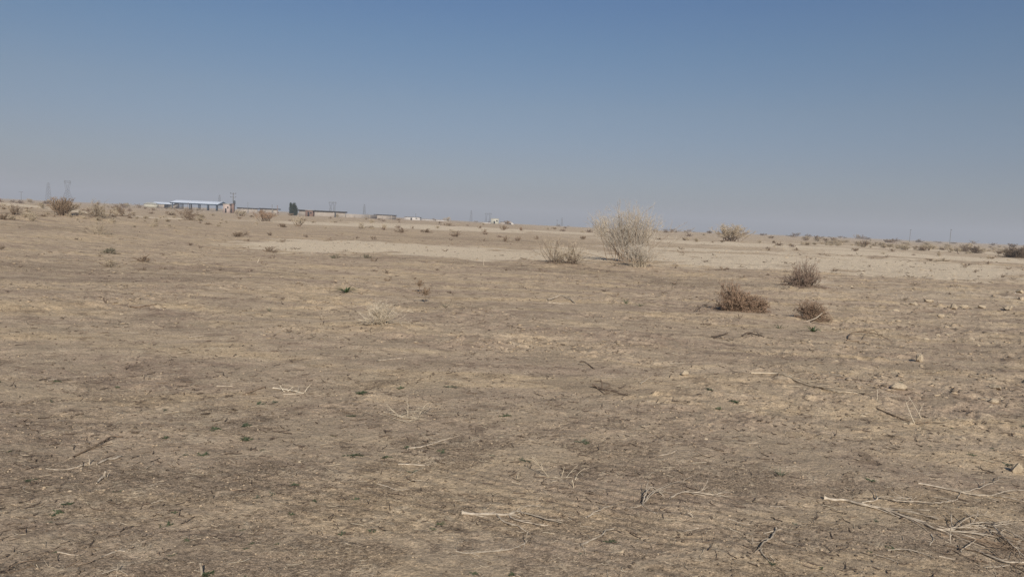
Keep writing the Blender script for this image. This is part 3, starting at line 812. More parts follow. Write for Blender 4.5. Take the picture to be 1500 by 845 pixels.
# ------------------------------------------------------------------ fallen branches and sticks
def smooth_path(P, sub=5, wig=0.0):
    P = np.asarray(P, float); n = len(P)
    Q = np.concatenate([[2 * P[0] - P[1]], P, [2 * P[-1] - P[-2]]])
    out = []
    for i in range(1, n):
        p0, p1, p2, p3 = Q[i - 1], Q[i], Q[i + 1], Q[i + 2]
        for t in np.arange(sub) / sub:
            out.append(0.5 * (2 * p1 + (p2 - p0) * t + (2 * p0 - 5 * p1 + 4 * p2 - p3) * t * t + (3 * p1 - p0 - 3 * p2 + p3) * t ** 3))
    out.append(P[-1]); out = np.array(out)
    if wig:
        L_ = np.linalg.norm(P[-1] - P[0]); out[1:-1] += rng.normal(0, wig * L_, out[1:-1].shape) * [1, 1, 0.5]
    return out

def lie(pxs, r0, r1, arch=0.0, wig=0.006, z0=0.0):
    """Pixel polyline laid on the ground -> (points, radii)."""
    P = np.array([at(*q) for q in pxs])
    P = smooth_path(P, 6, wig)
    t = np.linspace(0, 1, len(P)); rad = (r0 + (r1 - r0) * t) * 1.0
    g = Hz(P[:, 0], P[:, 1])
    L_ = np.linalg.norm(np.diff(P, axis=0), axis=1).sum()
    # a stiff stick rests on the bumps instead of following them
    k = np.ones(5) / 5; gs = np.convolve(np.pad(g, 2, 'edge'), k, 'valid')
    P[:, 2] = np.maximum(gs, g) + rad * 0.75 + arch * L_ * np.sin(math.pi * t) + z0
    rad = rad * (1 + 0.12 * rng.normal(0, 1, len(rad)))
    return P, np.maximum(rad, 0.0006)

def stand(base_px, top_px, r0, r1, bend=0.06):
    b = at(*base_px); D = b[1]; tpt = in_plane(*top_px, D)
    m_ = (b + tpt) / 2 + rng.normal(0, bend * np.linalg.norm(tpt - b), 3)
    P = smooth_path([b - np.array([0, 0, 0.01]), m_, tpt], 5)
    return P, np.linspace(r0, r1, len(P))

def side_twigs(P, rad, n, frac, spread=R(35)):
    L_ = np.linalg.norm(np.diff(P, axis=0), axis=1).sum()
    i = rng.integers(len(P) // 4, len(P) - 1, n)
    T = P[i + 1] - P[i]; T /= np.linalg.norm(T, axis=1, keepdims=True)
    d = T + math.tan(spread) * rng.normal(0, 0.7, T.shape) * [1, 1, 0.35]
    d[:, 2] = np.abs(d[:, 2]) * 0.5
    Q = grow(P[i], d, L_ * frac * rng.uniform(0.5, 1.2, n), 5, 0.10, -0.01)
    g = Hz(Q[..., 0], Q[..., 1]); Q[..., 2] = np.maximum(Q[..., 2], g + 0.002)
    return Q, np.linspace(0.55, 0.25, 5)[None] * np.minimum(rad[i], 0.006)[:, None] + 0.0006

def branch(name, label, cat, main, sides=(), m_=None, twigs=0, frac=0.35, knob=0.0):
    """One fallen branch: the limb, each side branch and the spray of fine twigs are parts."""
    m_ = m_ or M['wood']
    P, rad = main
    org = P[0].copy()
    if knob:
        rad = rad.copy(); rad[:3] *= np.array([1 + knob, 1 + knob * 0.7, 1 + knob * 0.2])
    single = not sides and not twigs
    mb = MB(); mb.tube(P - org, rad, 7)
    if single:
        o = mb.build(name, m_, loc=org); tag(o, label, cat); return
    root = empty(name, org); tag(root, label, cat)
    mb.build('limb', m_, root)
    for q, r_ in sides:
        mb = MB(); mb.tube(q - org, r_, 6); mb.build('side_branch', m_, root)
    if twigs:
        mb = MB(); Q, rr = side_twigs(P, rad, twigs, frac); mb.tubes(Q - org, rr, 4)
        for q, r_ in sides:
            if len(q) > 8:
                Q, rr = side_twigs(q, r_, max(2, twigs // 3), frac); mb.tubes(Q - org, rr, 4)
        mb.build('twig_spray', m_, root)

L = lie
branch('fallen_branch', 'thick bleached branch forking to the right, lying in the bottom centre', 'branch',
       L([(677, 754), (693, 756.5), (722, 755), (745, 755), (757, 750.5)], 0.0085, 0.006, wig=0.001),
       [L([(726, 754.5), (737, 765), (757, 771), (771, 778)], 0.0052, 0.0032, 0.02), L([(744, 755), (757, 765), (777, 769.6), (803, 769.6)], 0.005, 0.0025, 0.02),
        L([(757, 750.5), (780, 759.5), (809, 766.7), (826, 768)], 0.0048, 0.002, 0.04), L([(757, 750.5), (772, 745), (792, 744)], 0.003, 0.0015, 0.03), stand((771, 795), (773, 778), 0.003, 0.002)],
       twigs=7, frac=0.28, knob=0.5)
branch('fallen_twig', 'curved pale twig just below the thick bleached branch', 'twig', L([(668, 808.8), (681, 811.6), (708, 811), (734, 808), (751, 804), (769, 797)], 0.003, 0.0035, 0.01),
       [L([(769, 797), (766, 806)], 0.002, 0.001)], twigs=5, frac=0.12)
branch('stick', 'grey stick with a thin tail in the left centre foreground', 'stick', L([(597, 659.5), (612, 657.5), (629, 653), (654, 644), (681, 637)], 0.0075, 0.0015))
branch('stick', 'straight short stick with a thinner stick at its right end', 'stick', L([(583, 683), (623, 684)], 0.0048, 0.004), [L([(620, 687), (605, 696), (591, 704)], 0.0026, 0.002), L([(612, 677), (628, 684)], 0.002, 0.0015)])
branch('fallen_twig', 'thin pale twig under the straight short stick', 'twig', L([(553, 709.5), (566, 713), (580, 718), (600, 717)], 0.0026, 0.0018, 0.02))
branch('fallen_twig', 'pale knotted twig right of the thick bleached branch', 'twig', L([(859, 759.5), (870, 754), (882, 749), (898, 741)], 0.0042, 0.0022, 0.03), twigs=3, frac=0.2, knob=0.6)
branch('stick', 'crooked pale stick near the bottom edge with a gnarled left end', 'stick', L([(849, 800), (868, 793), (882, 787), (888, 780), (900, 775.4)], 0.0052, 0.0028, 0.03, wig=0.002), [L([(853, 799), (855, 806)], 0.003, 0.002), L([(888, 780), (886, 786)], 0.002, 0.001)], knob=0.7)
branch('fallen_branch', 'pale root-like cluster of curling twigs with a long straight arm to the right', 'branch', L([(981, 731), (998, 723.5), (1020, 723.5), (1039, 724)], 0.0046, 0.0032, 0.02),
       [L([(922, 746), (932, 743), (943, 740)], 0.0028, 0.0022), L([(941, 742), (946, 730), (955, 723), (973, 727)], 0.0046, 0.002, 0.12), L([(943, 738), (956, 730), (978, 722)], 0.003, 0.0015, 0.15), L([(941, 741), (952, 748), (960, 755)], 0.003, 0.0018), L([(946, 735), (962, 728), (974, 731)], 0.003, 0.0014, 0.2), L([(950, 727), (985, 712), (1006, 707)], 0.0024, 0.001, 0.05),
        L([(1045, 725), (1057, 721), (1071, 716)], 0.0022, 0.0014)], twigs=8, frac=0.4)
branch('stick', 'short pale stick lying right of the bottom centre, pointing up to the right', 'stick', L([(1002, 781), (1020, 775.5), (1030, 775)], 0.0035, 0.002))
branch('stick', 'thin straight pale stick in the bottom right of centre', 'stick', L([(1067, 762), (1088, 767.5), (1104, 769.5)], 0.0032, 0.0018))
branch('dry_stub', 'short stub leaning left out of the sand below the root-like cluster', 'stub', stand((1015, 761), (1007, 751), 0.0042, 0.0035))
branch('dry_stub', 'thin upright stub near the bottom edge left of the crooked bleached root', 'stub', stand((1102.5, 799), (1102.5, 785.5), 0.0032, 0.0025))
branch('fallen_branch', 'crooked bleached root with a crossbar, near the bottom edge', 'branch', L([(1137, 774), (1131.5, 788), (1117, 802), (1114, 811), (1121, 818)], 0.0048, 0.003, 0.03), [L([(1119, 783), (1134, 780), (1146, 775)], 0.003, 0.002, 0.03), L([(1131, 788), (1139, 792)], 0.002, 0.0012), L([(1117, 806), (1109, 813)], 0.0022, 0.0012)], twigs=3, frac=0.15)
branch('stick', 'pale stick with a bent tip right of centre in the foreground', 'stick', L([(963, 670), (981, 666), (992, 659)], 0.004, 0.0026))
branch('stick', 'short straight stick above the lower right grey-green plant', 'stick', L([(1096, 649), (1110, 649)], 0.003, 0.0026))
branch('stick', 'short pale stick above the bent-tip stick', 'stick', L([(891, 611), (902, 607)], 0.0042, 0.003))
branch('fallen_twig', 'small forked twig left of the long gnarled branch', 'twig', L([(1128, 742), (1142, 743), (1153, 740.5)], 0.0025, 0.0015, 0.03), [L([(1140, 743), (1152, 745)], 0.002, 0.001)])
branch('stick', 'thin dark stick near the bottom edge under a short pale stick', 'stick', L([(989, 790), (1010, 794)], 0.0025, 0.002), m_=M['dark_wood'])
branch('stick', 'small pale stick between the thick branch and the knotted twig', 'stick', L([(849, 771.5), (868, 771.8)], 0.0024, 0.0018), [L([(848, 770), (851, 766)], 0.0015, 0.001)])
branch('fallen_branch', 'long gnarled branch with a knotty left end and a dense twig spray, bottom right', 'branch',
       L([(1207, 729.6), (1222, 733), (1239, 734), (1262, 740.6), (1297, 748), (1320, 756.5), (1349, 766.7), (1373, 777.4), (1393, 777.2), (1419, 770), (1446, 774)], 0.0088, 0.0035, 0.006, wig=0.0008),
       [L([(1262, 737), (1283, 734.2), (1286, 731), (1317, 737), (1349, 738), (1373, 739), (1394, 733)], 0.0045, 0.002, 0.02), L([(1303, 745), (1332, 751), (1361, 759.5), (1377, 760)], 0.0036, 0.0016, 0.03),
        L([(1419, 768), (1448, 774), (1477, 800), (1502, 818)], 0.004, 0.002, 0.05), L([(1440, 770), (1466, 777), (1484, 786), (1503, 795)], 0.004, 0.002, 0.05), L([(1375, 777), (1419, 783), (1462, 790), (1503, 801)], 0.0045, 0.0025, 0.02),
        L([(1448, 772), (1470, 770), (1503, 781)], 0.003, 0.0015, 0.08), L([(1430, 770), (1462, 788), (1498, 808)], 0.0028, 0.0012, 0.06), L([(1364, 782), (1367, 791), (1362, 800)], 0.0036, 0.002), stand((1393, 794), (1393.5, 771), 0.003, 0.0018), L([(1395, 776), (1425, 764), (1455, 760)], 0.0025, 0.001, 0.08)],
       twigs=26, frac=0.22, knob=0.9)
branch('fallen_branch', 'tangle of dark thin twigs under the dense spray at the bottom right edge', 'branch', L([(1378, 783), (1420, 790), (1462, 800), (1503, 812)], 0.0040, 0.002, 0.01),
       [L([(1385, 800), (1420, 806), (1455, 818)], 0.003, 0.0015, 0.02), L([(1400, 785), (1440, 800), (1470, 822), (1500, 838)], 0.0032, 0.0015, 0.02), L([(1440, 785), (1475, 790), (1503, 792)], 0.003, 0.0015, 0.04), L([(1395, 806), (1420, 820), (1448, 824)], 0.0026, 0.0012, 0.03), L([(1452, 780), (1480, 806), (1500, 826)], 0.003, 0.0014, 0.05)], m_=M['brown_twig'], twigs=26, frac=0.3)
branch('fallen_branch', 'pale branch running out of the right edge above the long gnarled branch', 'branch', L([(1345, 709.6), (1375, 715), (1407, 722), (1433, 726), (1462, 729), (1502, 736)], 0.0058, 0.003, 0.01, wig=0.0015),
       [L([(1407, 722), (1433, 717.5), (1459, 710), (1465, 702), (1486, 700)], 0.0034, 0.0016, 0.03), L([(1445, 727.5), (1474, 722), (1503, 719)], 0.003, 0.0018, 0.02), L([(1407, 722), (1400, 733), (1384, 737)], 0.003, 0.0018)], twigs=9, frac=0.25)
branch('fallen_twig', 'thin forked twigs near the bottom edge left of the dense twig spray', 'twig', L([(1300, 807), (1320, 807), (1346, 811.6), (1373, 821)], 0.0032, 0.0018, 0.02), [L([(1283, 814), (1303, 821), (1319, 827.5)], 0.0028, 0.0014, 0.02), L([(1300, 814), (1310, 815), (1318, 813)], 0.002, 0.0012)], twigs=4, frac=0.15)
branch('stick', 'short straight stick at the bottom edge right of the thin forked twigs', 'stick', L([(1375, 817), (1399, 820)], 0.0028, 0.002))
branch('fallen_twig', 'pale twig at the bottom right corner', 'twig', L([(1430, 807), (1448, 816), (1474, 826), (1502, 826.5)], 0.0042, 0.0045, 0.03), [L([(1442, 833), (1460, 831), (1480, 828)], 0.003, 0.002), L([(1452, 808), (1462, 818)], 0.0025, 0.0015)], twigs=4, frac=0.2)
branch('fallen_twig', 'small V-shaped pale twig below the dense twig spray', 'twig', L([(1407, 807), (1422, 800), (1430, 790)], 0.0028, 0.0018, 0.05), [L([(1400, 801), (1409, 810)], 0.0026, 0.002)])
branch('fallen_branch', 'long thin grey branch with a feathery right end, right half of the middle ground', 'branch', L([(1100, 547), (1137, 550), (1167, 560), (1191, 568.5), (1220, 574), (1249, 575), (1271, 578)], 0.010, 0.004, 0.004, wig=0.0008),
       [L([(1180, 560.5), (1207, 560), (1244, 567), (1271, 576)], 0.0045, 0.002, 0.02), L([(1191, 568), (1230, 566), (1262, 566)], 0.0035, 0.0015, 0.02), L([(1200, 570), (1240, 580), (1262, 584)], 0.0035, 0.0015)], m_=M['grey_straw'], twigs=14, frac=0.25)
branch('fallen_branch', 'dark thin branch with a hooked right end, below the flat-topped pale rock', 'branch', L([(1284, 597), (1313, 611), (1340, 621), (1362, 620), (1383, 623)], 0.006, 0.003, 0.01), twigs=5, frac=0.15, m_=M['brown_twig'])
branch('bleached_stalk', 'thin bleached stalks rising in a V beside the dark hooked branch', 'dry stalk', stand((1341, 621), (1326, 586), 0.0045, 0.002), [stand((1350, 612), (1331, 580), 0.004, 0.0018), stand((1346, 604), (1353, 590), 0.003, 0.0015)], m_=M['pale_straw'], twigs=3, frac=0.2)
branch('bleached_stalk', 'single thin bleached stalk left of the flat-topped pale rock', 'dry stalk', stand((1284, 588), (1285, 570), 0.0045, 0.002), m_=M['pale_straw'])
branch('fallen_branch', 'loose bundle of thin dead branches right of the green plant by the small tumbleweed', 'branch', L([(1241, 500), (1249, 492.5), (1276, 492), (1303, 499)], 0.009, 0.005, 0.03), [L([(1241, 500), (1256, 502), (1271, 501.5)], 0.007, 0.004), L([(1262, 498), (1278, 490), (1290, 497)], 0.005, 0.003, 0.05)], twigs=5, frac=0.3, m_=M['brown_twig'])
branch('stick', 'dark stick left of the flat-topped pale rock', 'stick', L([(1247, 559), (1259, 559), (1272, 562)], 0.006, 0.004), m_=M['dark_wood'])
branch('fallen_branch', 'pale arched branch bowed over the sand in the centre middle ground', 'branch', L([(801, 441), (816, 437.5), (831, 439.5), (843, 445)], 0.016, 0.010, 0.015, wig=0.001), [L([(803, 444), (822, 445), (841, 445)], 0.010, 0.007)], twigs=4, frac=0.2)
branch('dead_plant', 'dark dead plant with a trailing tail right of the picture centre', 'dead plant', L([(868, 568), (882, 572), (900, 575), (919, 580)], 0.011, 0.004, 0.01), [stand((881, 571), (880, 556), 0.009, 0.005), stand((884, 573), (894, 563), 0.008, 0.004), L([(876, 571), (885, 578)], 0.008, 0.004), stand((878, 571), (868, 562), 0.008, 0.004), L([(886, 572), (905, 573)], 0.007, 0.003)], m_=M['dark_wood'], twigs=8, frac=0.25)
branch('stick', 'thin pale stick right behind the dark dead plant', 'stick', L([(937, 564), (953, 552)], 0.006, 0.004))
branch('stick', 'dark bent stick left above the dark dead plant', 'stick', L([(849, 531), (857, 531), (871, 541)], 0.009, 0.005), m_=M['dark_wood'])
branch('fallen_branch', 'dark forked dead branch left of the strap-leaved plants by the small tumbleweed', 'branch', L([(1086, 496), (1095, 491), (1119, 497)], 0.013, 0.008, 0.03), [L([(1095, 491), (1107, 489), (1112, 493)], 0.008, 0.005, 0.05)], m_=M['dark_wood'], twigs=4, frac=0.25)
branch('fallen_branch', 'dark flat dead branch left of the dark forked one', 'branch', L([(1042, 495), (1053, 494), (1066, 489)], 0.012, 0.006, 0.02), [L([(1045, 497), (1062, 496)], 0.008, 0.005)], m_=M['dark_wood'], twigs=4, frac=0.3)
branch('dead_plant', 'small dark dead plant with raised twigs left of the reddish tumbleweed', 'dead plant', L([(1017, 457), (1027, 455), (1035, 449)], 0.009, 0.005, 0.05), [stand((1026, 456), (1022, 446), 0.008, 0.004), stand((1033, 453), (1037, 446), 0.007, 0.004), L([(1020, 460), (1032, 458)], 0.008, 0.004)], m_=M['dark_wood'], twigs=4, frac=0.3)
branch('dead_plant', 'tiny dark forked twig standing below the reddish tumbleweed', 'dead plant', stand((1083, 468), (1081, 459), 0.008, 0.005), [stand((1083, 467), (1088, 461), 0.007, 0.004), stand((1083, 467), (1076, 463), 0.006, 0.004)], m_=M['dark_wood'])
branch('dead_plant', 'dark three-pronged dead twig lower left of the reddish tumbleweed', 'dead plant', L([(1026, 477), (1035, 477), (1043, 475)], 0.008, 0.004, 0.05), [stand((1032, 477), (1028, 470), 0.006, 0.003)], m_=M['dark_wood'], twigs=3, frac=0.4)
branch('stick', 'pale stick with a dark tip lying under the whitish shrub', 'stick', L([(551, 530), (577, 527), (591, 526)], 0.008, 0.005))
branch('fallen_twig', 'cluster of bleached twigs left of the dark green cushion weed', 'twig', L([(400, 569), (420, 572.5), (445, 577)], 0.006, 0.004, 0.02), [stand((420, 574), (410, 564), 0.004, 0.002), stand((446, 574), (455, 563), 0.004, 0.002), stand((420, 573), (430, 566), 0.004, 0.002), L([(415, 578), (442, 577)], 0.004, 0.002)], twigs=6, frac=0.3, m_=M['pale_straw'])
branch('bleached_stalk', 'tangle of thin bleached stalks fanning up from the soil at the picture centre', 'dry stalk', L([(562, 603), (588, 612), (612, 613)], 0.0030, 0.0018, 0.02), [stand((583, 606), (566, 591), 0.0026, 0.0013), stand((597, 610), (596, 582), 0.0024, 0.0012), stand((612, 610), (638, 583), 0.0024, 0.0012), stand((590, 610), (573, 600), 0.0024, 0.0012), stand((603, 612), (614, 596), 0.0024, 0.0012), L([(557, 606), (590, 618), (607, 617)], 0.0025, 0.0014, 0.02), L([(570, 617), (600, 606), (622, 606)], 0.0025, 0.0014, 0.04)], twigs=20, frac=0.35, m_=M['straw'])
branch('bleached_stalk', 'spray of thin dry stalks rising around a small green tuft, below the picture centre', 'dry stalk', stand((806, 699), (779, 667), 0.0028, 0.0014), [stand((822, 699), (827, 683), 0.0026, 0.0012), stand((828, 700), (847, 680), 0.0026, 0.0012), stand((842, 703), (857, 685), 0.0026, 0.0012), L([(790, 697), (815, 701), (838, 700)], 0.0028, 0.0016, 0.02), stand((840, 715), (838, 702), 0.003, 0.002), L([(806, 708), (824, 703)], 0.0022, 0.0014)], twigs=6, frac=0.3, m_=M['straw'])
branch('bleached_stalk', 'thin dry stalk leaning left, just left of the spray of dry stalks', 'dry stalk', stand((757, 702), (760, 692), 0.0028, 0.0015), [L([(750, 705), (762, 708)], 0.0025, 0.0015)], m_=M['straw'])
branch('dry_stub', 'black forked stub poking up on the left middle ground', 'stub', stand((155, 446), (151, 436), 0.012, 0.007), [stand((155, 445), (158, 438), 0.01, 0.006)], m_=M['dark_wood'])
branch('stick', 'long dark stick lying right of the black forked stub', 'stick', L([(190, 453), (208, 452), (229, 449)], 0.012, 0.008), m_=M['brown_twig'])
branch('stick', 'pale stick with a knob on the left middle ground above the two dark twigs', 'stick', L([(317, 566), (328, 565.5), (341, 565)], 0.006, 0.004), knob=0.5)
branch('fallen_twig', 'pair of dark crossed twigs below the pale stick with a knob', 'twig', L([(356, 578), (372, 573), (389, 567)], 0.0055, 0.0045, 0.02), [L([(355, 578), (376, 577)], 0.005, 0.003)], m_=M['brown_twig'])
branch('stick', 'straight straw-coloured stick in the left middle ground', 'stick', L([(275, 495), (287, 494), (299, 493)], 0.007, 0.005))
branch('stick', 'pale bent stick near the left edge of the middle ground', 'stick', L([(70, 560), (77, 558), (84, 557)], 0.006, 0.004))
branch('fallen_branch', 'curved grey branch lying in the left foreground', 'branch', L([(107, 670), (128, 661), (145, 652.5), (162, 642), (180, 639)], 0.005, 0.0042, 0.02, wig=0.001), [L([(130, 661), (150, 652), (165, 648)], 0.0035, 0.002, 0.0)], m_=M['brown_twig'])
branch('stick', 'thin pale stick just above the curved grey branch', 'stick', L([(104, 652), (125, 649), (142, 642)], 0.0032, 0.002))
branch('stick', 'thin pale stick lying at the foot of a white upright stub', 'stick', L([(67, 687), (96, 687.5), (128, 681)], 0.0024, 0.0032))
branch('dry_stub', 'white upright stub in the left foreground', 'stub', stand((131, 680.5), (130, 666.5), 0.0042, 0.0032))
branch('driftwood', 'short thick split piece of wood right of the white upright stub', 'wood', L([(142, 682), (150, 679), (158, 676), (167, 674), (178, 670)], 0.006, 0.0065, 0.01))
branch('driftwood', 'gnarled root stump right below the short split piece of wood', 'wood', L([(142, 709), (148, 704), (154, 700)], 0.006, 0.008, 0.03), [stand((153, 701), (155, 690), 0.008, 0.007), stand((156, 700), (162, 690), 0.003, 0.002)])
branch('stick', 'bent bleached twig near the bottom left', 'stick', L([(148, 816), (171, 807), (184, 806)], 0.003, 0.0028))
branch('stick', 'thin straight pale stick near the bottom left, left of the bent bleached twig', 'stick', L([(84, 810), (100, 812), (115, 813)], 0.0032, 0.0018))
branch('stick', 'thin brown stick pointing down left, under the bent bleached twig', 'stick', L([(95, 832), (107, 825), (119, 819)], 0.0026, 0.002), m_=M['brown_twig'])
branch('fallen_twig', 'long thin curved twig in the bottom left corner', 'twig', L([(5, 843), (26, 830), (58, 820)], 0.0032, 0.002, 0.05), [L([(14, 841), (36, 834), (57, 827)], 0.0026, 0.0016)], m_=M['brown_twig'])
branch('fallen_twig', 'small branched bleached twig at the bottom edge on the left', 'twig', L([(149, 841), (160, 840), (171, 836), (186, 841)], 0.0035, 0.002, 0.04), [stand((170, 837), (172, 825), 0.003, 0.002)], twigs=2, frac=0.3)
branch('dry_stub', 'grey upright wooden stub at the bottom edge beside a green weed', 'stub', stand((296, 841), (293, 824), 0.0062, 0.0056, 0.02))
branch('stick', 'pale chip of wood below the thick bleached branch', 'stick', L([(654, 791), (661, 792)], 0.003, 0.002))
branch('stick', 'pale stick lying across the front of the small tumbleweed', 'stick', L([(1178, 469), (1190, 464), (1202, 460)], 0.012, 0.009, 0.06), z0=0) if False else branch('stick', 'pale stick lying across the front of the small tumbleweed', 'stick', (smooth_path([at(1178, 472), at(1190, 472) + np.array([0, -0.12, 0.09]), at(1203, 470) + np.array([0, -0.1, 0.17])], 5), np.linspace(0.012, 0.008, 11)))
branch('dry_stub', 'thin white upright stub left of the thin see-through shrub', 'stub', stand((709, 390), (709, 380), 0.009, 0.007), m_=M['pale_straw'])
branch('dry_stub', 'pale leaning stub in front of the left tip of the salt flat', 'stub', stand((377, 385), (380, 378), 0.009, 0.007), m_=M['pale_straw'])
branch('dry_stub', 'black stump standing beside the leafless bush on the right', 'stub', stand((1404, 372), (1402, 365), 0.05, 0.04), m_=M['dark_wood'])

# small loose twigs, too alike to tell apart
TW = []
for k in range(9):
    mb = MB()
    P = smooth_path(np.array([[0, 0, 0], [0.3, rng.normal(0, 0.06), 0.02], [0.65, rng.normal(0, 0.09), 0.03], [1.0, rng.normal(0, 0.12), rng.uniform(0, 0.12)]]) - [0.5, 0, 0], 4)
    mb.tube(P, np.linspace(0.022, 0.012, len(P)), 5)
    if k % 2:
        i = len(P) // 2; Q = smooth_path([P[i], P[i] + [0.18, 0.13 * (1 if k % 3 else -1), 0.05], P[i] + [0.34, 0.2 * (1 if k % 3 else -1), 0.06]], 4)
        mb.tube(Q, np.linspace(0.014, 0.008, len(Q)), 4)
    me = mb.mesh('loose_twig'); me.materials.append([M['wood'], M['wood'], M['straw'], M['brown_twig'], M['dark_wood']][k % 5]); TW.append(me)
sp = []
for _ in range(190):
    px = rng.uniform(-10, 1510); py = 450 + 395 * rng.random() ** 0.8
    p = at(px, py); sp.append((p[0], p[1], rng.uniform(7, 26) * px_size(p[1]), rng.uniform(0.8, 1.6)))
scatter('loose_twig', TW, sp, 'short loose dry twig, one of many lying about the plain', 'twig', 'short loose twigs on the plain', -0.03)

# ------------------------------------------------------------------ far buildings and walls
def place(name, label, cat, px, D, rz=0.0, group=None, dz=0.0):
    p = at_depth(px, D); p[2] += dz
    root = empty(name, p, rz); tag(root, label, cat, group)
    return root, px_size(D), p

def part_box(name, m_, root, c, size, rz=0.0):
    mb = MB(); mb.box(c, size, rz); return mb.build(name, m_, root, False)

def z_for(px, py, D):
    return in_plane(px, py, D)[2]

# open canopy with a blue fascia and white sheet roof
D = 420
root, ds, p = place('canopy', 'long open canopy with a white sheet roof and dark blue underside', 'canopy', 292, D, R(-9))
hr = z_for(292, 296.3, D) - p[2]
Lc, Wc = 71 * ds * 1.06, 11.0
mb = MB()
x0, x1 = -Lc / 2, Lc / 2
mb.add([[x0, -Wc / 2, hr - 0.75], [x1, -Wc / 2, hr - 0.75], [x1, 0, hr + 0.75], [x0, 0, hr + 0.75], [x1, Wc / 2, hr - 0.75], [x0, Wc / 2, hr - 0.75]], [[0, 1, 2, 3], [3, 2, 4, 5]])
mb.add(np.array([[x0, -Wc / 2, hr - 0.85], [x1, -Wc / 2, hr - 0.85], [x1, 0, hr + 0.65], [x0, 0, hr + 0.65], [x1, Wc / 2, hr - 0.85], [x0, Wc / 2, hr - 0.85]]), [[1, 0, 3, 2], [2, 3, 5, 4]])
mb.build('roof', M['roof_sheet'], root, False)
for sgn in (-1, 1):
    part_box('fascia', M['blue_metal'], root, (0, sgn * (Wc / 2 + 0.08), hr - 1.05), (Lc, 0.12, 0.62))
for xe in (x0 - 0.05, x1 + 0.05):
    mb = MB()
    mb.add([[xe, -Wc / 2, hr - 1.3], [xe, Wc / 2, hr - 1.3], [xe, Wc / 2, hr - 0.7], [xe, 0, hr + 0.8], [xe, -Wc / 2, hr - 0.7]], None, [[0, 1, 2], [0, 2, 3], [0, 3, 4]])
    mb.build('gable', M['blue_metal'], root, False)
for k in range(6):
    for sgn in (-1, 1):
        part_box('column', M['blue_metal'], root, (x0 + 1.2 + k * (Lc - 2.4) / 5, sgn * (Wc / 2 - 0.5), (hr - 1.3) / 2), (0.42, 0.42, hr - 1.3))
# low white-roofed sheds left of it
D = 430
root, ds, p = place('low_shed', 'low long shed with a white sheet roof left of the open canopy', 'shed', 243, D, R(-6))
h = z_for(243, 297.2, D) - p[2]; w = 32 * ds
part_box('wall', M['mud_wall'], root, (0, 0, h / 2 - 0.4), (w, 7, max(h - 0.8, 0.8)))
mb = MB(); mb.add([[-w / 2 - .4, -4.2, h - .75], [w / 2 + .4, -4.2, h - .75], [w / 2 + .4, 0, h + .35], [-w / 2 - .4, 0, h + .35], [w / 2 + .4, 4.2, h - .75], [-w / 2 - .4, 4.2, h - .75]], [[0, 1, 2, 3], [3, 2, 4, 5]])
mb.build('roof', M['roof_sheet'], root, False)
part_box('opening', M['dark_opening'], root, (w * 0.26, -3.52, h / 2 - 0.5), (w * 0.34, 0.06, max(h - 1.2, 0.5)))  # flat dark panel: the shed's unlit inside is put into the colour
root, ds, p = place('low_shed', 'small cream-roofed shed at the left end of the long white-roofed one', 'shed', 222, 425, R(10))
h = z_for(222, 297.6, 425) - p[2]; w = 17 * ds
part_box('wall', M['cream'], root, (0, 0, h / 2 - 0.3), (w, 5, max(h - 0.6, 0.6)))
mb = MB(); mb.add([[-w / 2 - .3, -3, h - .6], [w / 2 + .3, -3, h - .6], [w / 2 - 1, 0, h + .25], [-w / 2 + 1, 0, h + .25], [w / 2 + .3, 3, h - .6], [-w / 2 - .3, 3, h - .6]], [[0, 1, 2, 3], [3, 2, 4, 5]])
mb.build('roof', M['cream'], root, False)

def hut(name, label, px, base, top, w_px, D, wall_m, roof_m=None, door=True, win=True, rz=0.0, depth=None, rise=0.0):
    root, ds, p = place(name, label, 'building', px, D, rz)
    h = z_for(px, top, D) - p[2]; w = w_px * ds; dp = depth or w
    part_box('wall', wall_m, root, (0, 0, h / 2 - 0.5), (w, dp, h + 1.0))
    part_box('roof', roof_m or wall_m, root, (0, 0, h + 0.09), (w + 0.4, dp + 0.4, 0.18))
    if door: part_box('door', M['dark_opening'], root, (-w * 0.05, -dp / 2 - 0.03, min(1.0, h * 0.4)), (min(1.0, w * 0.25), 0.05, min(2.0, h * 0.8)))
    if win: part_box('window', M['dark_opening'], root, (w * 0.28, -dp / 2 - 0.03, h * 0.62), (min(1.1, w * 0.2), 0.05, min(0.9, h * 0.28)))
    return root, w, h, dp
hut('brick_hut', 'small pale pink brick hut at the right end of the open canopy', 333, 308, 299.3, 9, 330, M['pink_wall'], M['cream'])
hut('brick_hut', 'narrow red brick hut against the pale pink one, under the transformer pole', 340.5, 308, 299.0, 5, 332, M['red_brick'], M['red_brick'], win=False)
hut('brick_hut', 'small brown brick cube with a dark doorway before the long dark-topped wall', 454, 315, 308.6, 10.5, 260, M['red_brick'], M['mud_wall'])

